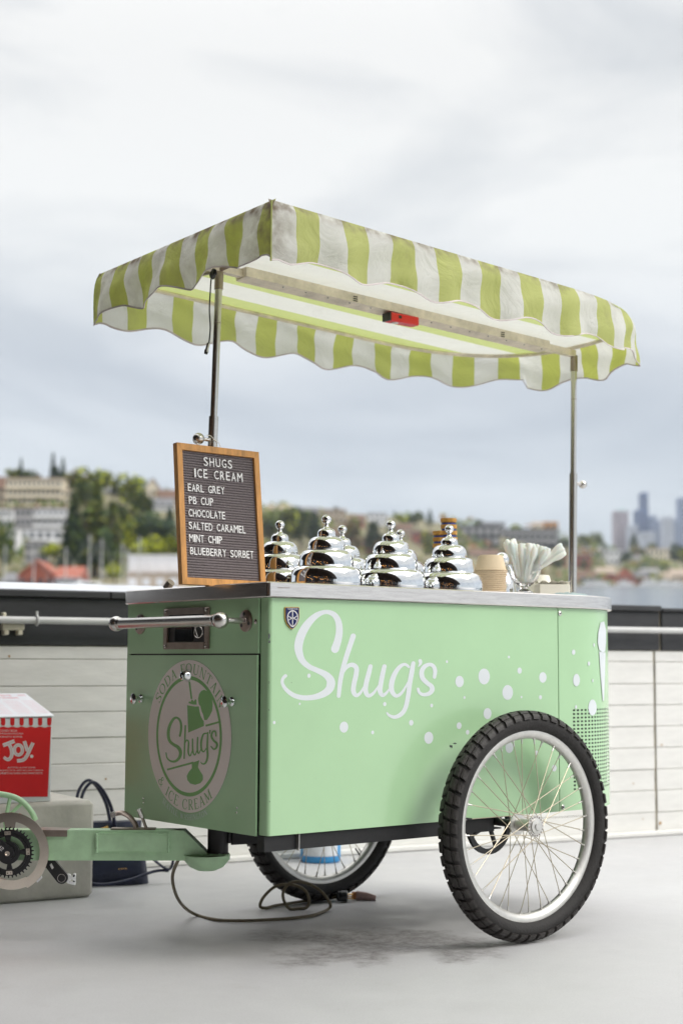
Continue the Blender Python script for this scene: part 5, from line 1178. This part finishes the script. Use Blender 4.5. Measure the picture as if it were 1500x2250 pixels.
# marina buildings at left, nearer the water
for (a, c, yt, yb, wm, rm, lab, rf) in [
 (40, 118, 1234, 1290, 'w_brick', 'r_red', 'rusty red roofed houseboat at the left above the wall', 'gable_front'),
 (118, 172, 1240, 1290, 'w_white', 'r_red', 'white houseboat with red roof right of the first red houseboat', 'gable'),
 (0, 40, 1254, 1290, 'w_grey', 'r_grey', 'grey houseboat at the far left above the wall', 'gable'),
 (282, 396, 1224, 1262, 'w_white', 'boatw', 'long white covered moorage left of the menu board', 'flat'),
 (276, 396, 1263, 1295, 'w_tan', 'r_tan', 'low brownish dock sheds under the white covered moorage', 'flat')]:
    house(a, c, yt, yb, wm, rm, lab, 'houseboat', rf, 1, 4, panem='w_white' if 'moorage' in lab else 'pane', d=318 if yt < 1263 else 314, name='houseboat', deep=14)
# downtown towers, far off; paling by distant air is mixed into their wall colours
for (a, c, yt, yb, wm, lab, d) in [
 (1413, 1426, 1089, 1240, 'w_blue_hazed', 'tallest dark blue skyscraper of the distant skyline', 3050),
 (1401, 1426, 1126, 1240, 'w_blue_hazed', 'lower dark blue tower at the foot of the tallest skyscraper', 2950),
 (1353, 1382, 1128, 1240, 'w_pink', 'pinkish tower with pale teal crown at the left of the skyline', 2900),
 (1384, 1402, 1158, 1240, 'w_pale_hazed', 'pale tower between the pinkish tower and the blue skyscraper', 2850),
 (1424, 1444, 1138, 1240, 'w_slate_hazed', 'slate blue tower right of the tallest skyscraper', 3000),
 (1440, 1460, 1148, 1240, 'w_slate_hazed', 'slate tower in the middle of the right skyline group', 2900),
 (1460, 1482, 1140, 1240, 'w_pale_hazed', 'pale tower right of the slate towers', 2800),
 (1483, 1497, 1146, 1240, 'w_slate_hazed', 'narrow slate tower near the right edge of the skyline', 2850),
 (1497, 1540, 1100, 1240, 'w_slate_hazed', 'tall tower cut by the right edge of the picture', 3000),
 (1412, 1440, 1172, 1240, 'w_pale_hazed', 'low broad pale block in front of the skyscrapers', 2500)]:
    th = house(a, c, yt, yb, wm, wm, lab, 'skyscraper', 'flat', 14, 4, d=d, name='skyscraper', deep=40)
    if wm == 'w_pink':
        b = MB(); q = [at_depth(a+2, 1128, d+5), at_depth(c-3, 1128, d+5), at_depth(c-6, 1119, d+8), at_depth(a+4, 1119, d+8)]; b.prism(q, G*28); b.build('crown', 'w_teal', th, smooth=False)

# trees
def leafball(n_, shape, mats, seed, r=1., h=2., leaf=.16):
    R0 = random.Random(seed); b = MB()
    lobes = [(V((R0.uniform(-.5, .5), R0.uniform(-.5, .5), R0.uniform(.45, .85)*h)), R0.uniform(.3, .55)) for _ in range(9)]
    for i in range(n_):
        if shape == 'round':
            c_, lr = R0.choice(lobes); u = V((R0.gauss(0, 1), R0.gauss(0, 1), R0.gauss(0, 1))).normalized(); p_ = c_+u*lr*R0.uniform(.55, 1.05)
        else:
            t_ = R0.random()**.8; z = h*(.1+.9*t_); rr_ = (1-t_)*.36*(.75+.5*abs(sin(t_*26)))+.02; a = R0.uniform(0, 2*pi); rad_ = rr_*R0.uniform(.5, 1.1); p_ = V((rad_*cos(a), rad_*sin(a), z))
        a_ = V((R0.gauss(0, 1), R0.gauss(0, 1), R0.gauss(0, .7))).normalized(); b_ = a_.orthogonal(); s_ = leaf*R0.uniform(.5, 1.2)
        b.add([p_-a_*s_, p_-b_*s_*.6, p_+a_*s_, p_+b_*s_*.6], [(0, 1, 2, 3)], R0.choices(range(len(mats)), weights=[4]+[2]*(len(mats)-1))[0])
    return b
def treeproto(kind, seed):
    mats = {'green': ['leaf_a', 'leaf_b', 'leaf_c'], 'olive': ['leaf_b', 'leaf_a', 'leaf_c', 'leaf_y'], 'dark': ['leaf_c', 'leaf_a', 'leaf_f'], 'bright': ['leaf_y', 'leaf_b', 'leaf_a'], 'conifer': ['leaf_f', 'leaf_c', 'leaf_a'], 'fir': ['leaf_a', 'leaf_b', 'leaf_c', 'leaf_b'], 'autumn': ['leaf_o', 'leaf_b', 'leaf_a']}[kind]
    t_ = bpy.data.objects.new('conifer_tree' if kind == 'conifer' else 'leafy_tree', None); C.objects.link(t_); ORG[t_.name] = V()
    b = leafball(700 if kind != 'conifer' else 520, 'cone' if kind in ('conifer', 'fir') else 'round', mats, seed, leaf=.15 if kind not in ('conifer', 'fir') else .10); b.build('crown', mats, t_, smooth=False, org=(0, 0, 0))
    b = MB(); b.tube([(0, 0, -.15), (.02, 0, .5), (-.02, .01, 1.1), (0, 0, 1.6)], [.07, .055, .035, .012], 8)
    if kind != 'conifer':
        for a in (.3, 2.3, 4.4): b.tube([(0, 0, .6), (.25*cos(a), .25*sin(a), 1.0), (.42*cos(a), .42*sin(a), 1.35)], [.035, .022, .008], 6)
    b.build('trunk', 'bark', t_, org=(0, 0, 0)); return t_
protos = {}; used = set()
rt = random.Random(21)
def tree(px, yt, yb, kind, label, wide=1.0, d=None, group=None):
    d = d or ground_at(px, yb); base = at_depth(px, yb, d); top = at_depth(px, yt, d); s_ = (top.z-base.z)/(2.05 if kind == 'conifer' else 2.0)
    key = (kind, rt.randrange(2))
    if key not in protos: protos[key] = treeproto(kind, hash(kind+'x')*0+sum(map(ord, kind))+key[1]); o = protos[key]
    else: o = copy_tree(protos[key])
    o.location = base-V((0, 0, .2)); w_ = s_*wide; o.scale = (w_, w_, s_); o.rotation_euler.z = rt.random()*6; tag(o, label, 'tree', group)
TR = [
 (45, 1004, 1075, 'conifer', 'lone dark spire of a conifer on the left ridge', .55), (115, 992, 1078, 'conifer', 'tallest slim conifer on the ridge, left one of a pair', .6), (137, 1004, 1080, 'conifer', 'right conifer of the ridge pair, a little shorter', .7), (124, 1022, 1080, 'conifer', 'squat dark conifer between the ridge pair', 1.2),
 (30, 1030, 1066, 'bright', 'bright green rounded tree on the left ridge below the lone spire', 1.3), (62, 1034, 1066, 'green', 'green rounded tree to the right of the lone ridge spire', 1.3), (84, 1040, 1064, 'autumn', 'rusty tinted bush tree on the left ridge', 1.2),
 (164, 1036, 1100, 'autumn', 'brownish tree on the ridge right of the conifer pair', 1.1), (205, 1032, 1110, 'olive', 'big olive tree crowning the ridge behind the masts', 1.2), (186, 1060, 1130, 'green', 'green tree on the upper slope above the masts', 1.0),
 (252, 1052, 1090, 'conifer', 'dark flat topped evergreen on the ridge', 1.6), (287, 1045, 1130, 'olive', 'olive tree on the ridge midway to the menu board', .9), (310, 1080, 1150, 'green', 'green tree on the slope midway to the menu board', 1.0), (340, 1110, 1200, 'dark', 'dark tree left of the menu board', 1.1), (372, 1112, 1200, 'conifer', 'dark evergreen touching the menu board', 1.3), (270, 1110, 1195, 'green', 'mid green tree between the tall evergreen and the menu board', 1.1),
 (156, 1108, 1266, 'conifer', 'dark evergreen at the left of the big tree group', 1.2), (208, 1062, 1266, 'fir', 'huge olive green fir rising behind the masts', 1.15), (182, 1130, 1266, 'dark', 'dark green tree in front of the huge olive tree', .7), (244, 1100, 1266, 'fir', 'yellowish olive fir right of the huge olive one', 1.0), (265, 1140, 1262, 'olive', 'mustard coloured tree at the right of the big group', .6), (222, 1160, 1268, 'dark', 'deep green tree low in the middle of the big group', .8), (292, 1130, 1225, 'dark', 'dark tree right of the mustard tree', .8),
 (115, 1188, 1236, 'bright', 'bright green tree right of the grey block', 1.3), (2, 1150, 1270, 'green', 'green tree cut by the left edge', .5), (345, 1170, 1240, 'bright', 'lime green tree above the white moorage', 1.1), (380, 1172, 1240, 'bright', 'lime green tree touching the menu board', 1.1), (315, 1184, 1240, 'bright', 'leftmost lime green tree above the white moorage', 1.1), (252, 1232, 1282, 'bright', 'small yellow green tree beside the masts', .9),
 (590, 1128, 1200, 'green', 'green tree next to the right edge of the menu board', .9), (625, 1112, 1200, 'olive', 'olive tree above the first dome lid', .9), (660, 1124, 1210, 'green', 'green tree between the first and second dome knobs', .9), (690, 1130, 1210, 'dark', 'dark tree left of the second dome knob', .8), (735, 1110, 1140, 'dark', 'small dark tree on the ridge right of the second dome knob', 1.0), (770, 1138, 1215, 'autumn', 'brownish tree between the second and third domes', .8), (822, 1150, 1225, 'dark', 'dark tree left of the third front dome', .8), (882, 1126, 1158, 'bright', 'bright ridge tree right of the third dome knob', 1.2), (915, 1124, 1160, 'green', 'green ridge tree left of the cone stack', 1.3), (944, 1118, 1158, 'conifer', 'dark conifer on the ridge left of the cone stack', 1.2), (955, 1170, 1240, 'olive', 'olive tree behind the fourth front dome', .9), (612, 1180, 1255, 'olive', 'olive tree low behind the first dome', .8), (842, 1188, 1250, 'autumn', 'rusty tree low behind the third dome', .9),
 (1052, 1142, 1160, 'green', 'small green tree behind the dark apartment block', 1.3), (1012, 1200, 1240, 'green', 'green tree left of the paper cups', .9), (1236, 1183, 1206, 'dark', 'dark tree left of the right awning pole', 1.6), (1284, 1172, 1206, 'bright', 'bright tree right of the right awning pole', 1.2), (1308, 1172, 1206, 'green', 'green tree a bit right of the right awning pole', 1.2), (1225, 1226, 1256, 'green', 'green bush tree left of the right awning pole near the shore', 1.3), (1284, 1232, 1256, 'green', 'green tree in front of the brick house', 1.0),
 (1374, 1206, 1244, 'dark', 'dark green tree beside the white house with flat roof', .8), (1392, 1172, 1206, 'conifer', 'dark tree standing out against the skyline', 2.0), (1398, 1200, 1232, 'autumn', 'yellow brown tree on the right shore', 1.2), (1414, 1206, 1230, 'green', 'green tree left of the cream house', 1.0), (1432, 1194, 1212, 'olive', 'olive tree above the cream house', 1.4), (1488, 1198, 1246, 'dark', 'large dark tree at the right edge of the shore', .9), (1502, 1204, 1250, 'olive', 'olive tree cut by the right edge', .8), (1460, 1232, 1256, 'bright', 'lime green tree right of the lower shore', 1.3), (1336, 1246, 1262, 'olive', 'small olive tree among the boathouses', 1.3), (1408, 1238, 1254, 'green', 'low green tree between the boathouses', 1.8)]
for t_ in TR: tree(*t_)
# hedgerow woods that read as one mass
R1 = random.Random(9); b = MB()
for i in range(9000):
    px = R1.uniform(-60, 1540); t_ = R1.random(); p_ = slope_pt(px, t_); 
    if sin(px*.045)+sin(px*.021+t_*7)+sin(t_*16+px*.01) < .35: continue
    d_ = (p_-EYE).dot(G); sz = d_*.0022*R1.uniform(.6, 1.5); p_.z += R1.random()**1.5*d_*.0065
    a_ = V((R1.gauss(0, 1), R1.gauss(0, 1), R1.gauss(0, .7))).normalized(); b_ = a_.orthogonal()
    b.add([p_-a_*sz, p_-b_*sz*.7, p_+a_*sz, p_+b_*sz*.7], [(0, 1, 2, 3)], R1.choice((0, 0, 1, 1, 2, 3)))
tag(b.build('hillside_shrubs', ['leaf_a', 'leaf_b', 'leaf_c', 'leaf_o'], smooth=False, org=(0, 0, 0)), 'mixed shrubs and small trees covering the far hillside', 'shrubs', kind='stuff')
# boats
def sailboat(px, ytop, d, label, L_=10):
    base = at_depth(px, lake_y(d), d); base.z = lake_z(d); top = at_depth(px, ytop, d); th = thing('sailboat', label, 'sailboat', base, 'sailboats moored beyond the wall')
    b = MB(); secs = []
    for i in range(9):
        f_ = i/8; x = (f_-.5)*L_; w_ = 1.5*(1-(2*f_-.85)**2 if f_ > .42 else 1-.12*(1-f_/.42))*.95; w_ = max(.05, w_)
        secs.append([(x, -w_, 1.0+.3*f_), (x, -w_*.75, .2), (x, 0, -.3), (x, w_*.75, .2), (x, w_, 1.0+.3*f_)])
    for s_ in secs: b.v += [base+RR*p_[0]+G*p_[1]+V((0, 0, p_[2])) for p_ in s_]
    for i in range(8):
        for j in range(4): b.f.append((i*5+j, i*5+j+1, i*5+6+j, i*5+5+j)); b.m.append(0)
        b.f.append((i*5, i*5+5, i*5+9, i*5+4)); b.m.append(0)
    b.build('hull', 'boatw', th, angle=50); b = MB(); b.box((-1.8, -.9, 1.05), (1.6, .9, 1.7), T=Matrix(((RR.x, G.x, 0, base.x), (RR.y, G.y, 0, base.y), (0, 0, 1, base.z), (0, 0, 0, 1))), bev=.15); b.build('cabin', 'boatw', th)
    b = MB(); m0 = base+RR*.6+V((0, 0, 1)); b.tube([m0, V((m0.x, m0.y, top.z))], [.16, .10], 8); b.build('mast', 'mastm', th)
    b = MB(); b.tube([m0+V((0, 0, 1.6)), m0+V((0, 0, 1.6))-RR*3.8], .16, 8); b.build('furled_sail', 'boatw', th)
    b = MB(); b.tube([V((m0.x, m0.y, top.z)), base+RR*(L_/2)+V((0, 0, 1.3))], .025, 5); b.tube([V((m0.x, m0.y, top.z)), base-RR*(L_/2)+V((0, 0, 1.2))], .025, 5); b.build('stay', 'mastm', th)
for px, yt, d, lab in ((188, 1174, 300, 'sailboat with the tallest mast behind the wall on the left'), (215, 1184, 305, 'sailboat whose mast stands second right of the tallest one'), (260, 1194, 308, 'sailboat with a shorter mast left of the white moorage'), (136, 1204, 300, 'sailboat with a short mast left of the tallest mast'), (272, 1206, 302, 'sailboat with the shortest mast by the white moorage'), (2, 1198, 296, 'sailboat mast at the left edge of the picture'), (298, 1178, 312, 'sailboat mast rising in front of the lime green trees'), (66, 1204, 310, 'sailboat mast before the grey block')):
    sailboat(px, yt, d, lab)
def motorboat(px, d, L_, label):
    base = at_depth(px, lake_y(d), d); base.z = lake_z(d); T = Matrix(((RR.x, G.x, 0, base.x), (RR.y, G.y, 0, base.y), (0, 0, 1, base.z), (0, 0, 0, 1))); th = thing('motor_boat', label, 'motor boat', base, 'motor boats moored along the shore')
    b = MB(); h = L_*.16; b.add([T @ V(q) for q in ((-L_/2, -L_*.14, 0), (L_*.38, -L_*.12, 0), (L_/2, 0, 0), (L_*.38, L_*.12, 0), (-L_/2, L_*.14, 0), (-L_/2, -L_*.16, h), (L_*.40, -L_*.15, h*1.2), (L_*.56, 0, h*1.35), (L_*.40, L_*.15, h*1.2), (-L_/2, L_*.16, h))], [(0, 1, 6, 5), (1, 2, 7, 6), (2, 3, 8, 7), (3, 4, 9, 8), (4, 0, 5, 9), (5, 6, 7, 8, 9), (4, 3, 2, 1, 0)]); b.build('hull', 'boatw', th, smooth=False)
    b = MB(); b.box((-L_*.3, -L_*.11, h), (L_*.16, L_*.11, h*2.1), T=T, bev=L_*.02); b.build('cabin', 'boatw', th, smooth=False)
    b = MB(); b.box((-L_*.27, -L_*.115, h*1.45), (L_*.12, L_*.115, h*1.9), T=T); b.build('window', 'pane', th, smooth=False)
for px, d, L_, lab in ((110, 285, 8, 'white motor boat at the left between the houseboats'), (160, 282, 9, 'white motor boat below the red and white houseboat'), (200, 284, 10, 'white motor boat at the foot of the tallest mast'), (232, 286, 8, 'white motor boat by the yellow green tree'), (1372, 1270, 14, 'white motor boat before the rust red boathouse'), (1428, 1268, 17, 'white motor boat left of the cream boathouse'), (1462, 1265, 15, 'white motor boat before the cream boathouse'), (1318, 1272, 14, 'white motor boat before the reddish boathouse'), (1296, 1275, 12, 'white motor boat nearest the right awning pole'), (1488, 1270, 13, 'white motor boat at the right edge of the lake')):
    motorboat(px, d, L_, lab)
# ------------------------------------------------------------------ haze
HAZE = True
if HAZE:
    m = bpy.data.materials.new('haze_air'); m.use_nodes = True; t = m.node_tree; t.nodes.clear(); o_ = t.nodes.new('ShaderNodeOutputMaterial'); v_ = t.nodes.new('ShaderNodeVolumePrincipled')
    v_.inputs['Color'].default_value = (.86, .92, 1, 1); v_.inputs['Density'].default_value = .00008; v_.inputs['Anisotropy'].default_value = .2; t.links.new(v_.outputs[0], o_.inputs['Volume'])
    b = MB(); TT = Matrix(((RR.x, G.x, 0, EYE.x), (RR.y, G.y, 0, EYE.y), (0, 0, 1, 0), (0, 0, 0, 1)))
    b.box((-1750, -40, -6), (2600, 3330, 345), T=TT); hz = b.build('haze', m, smooth=False); tag(hz, kind='stuff')
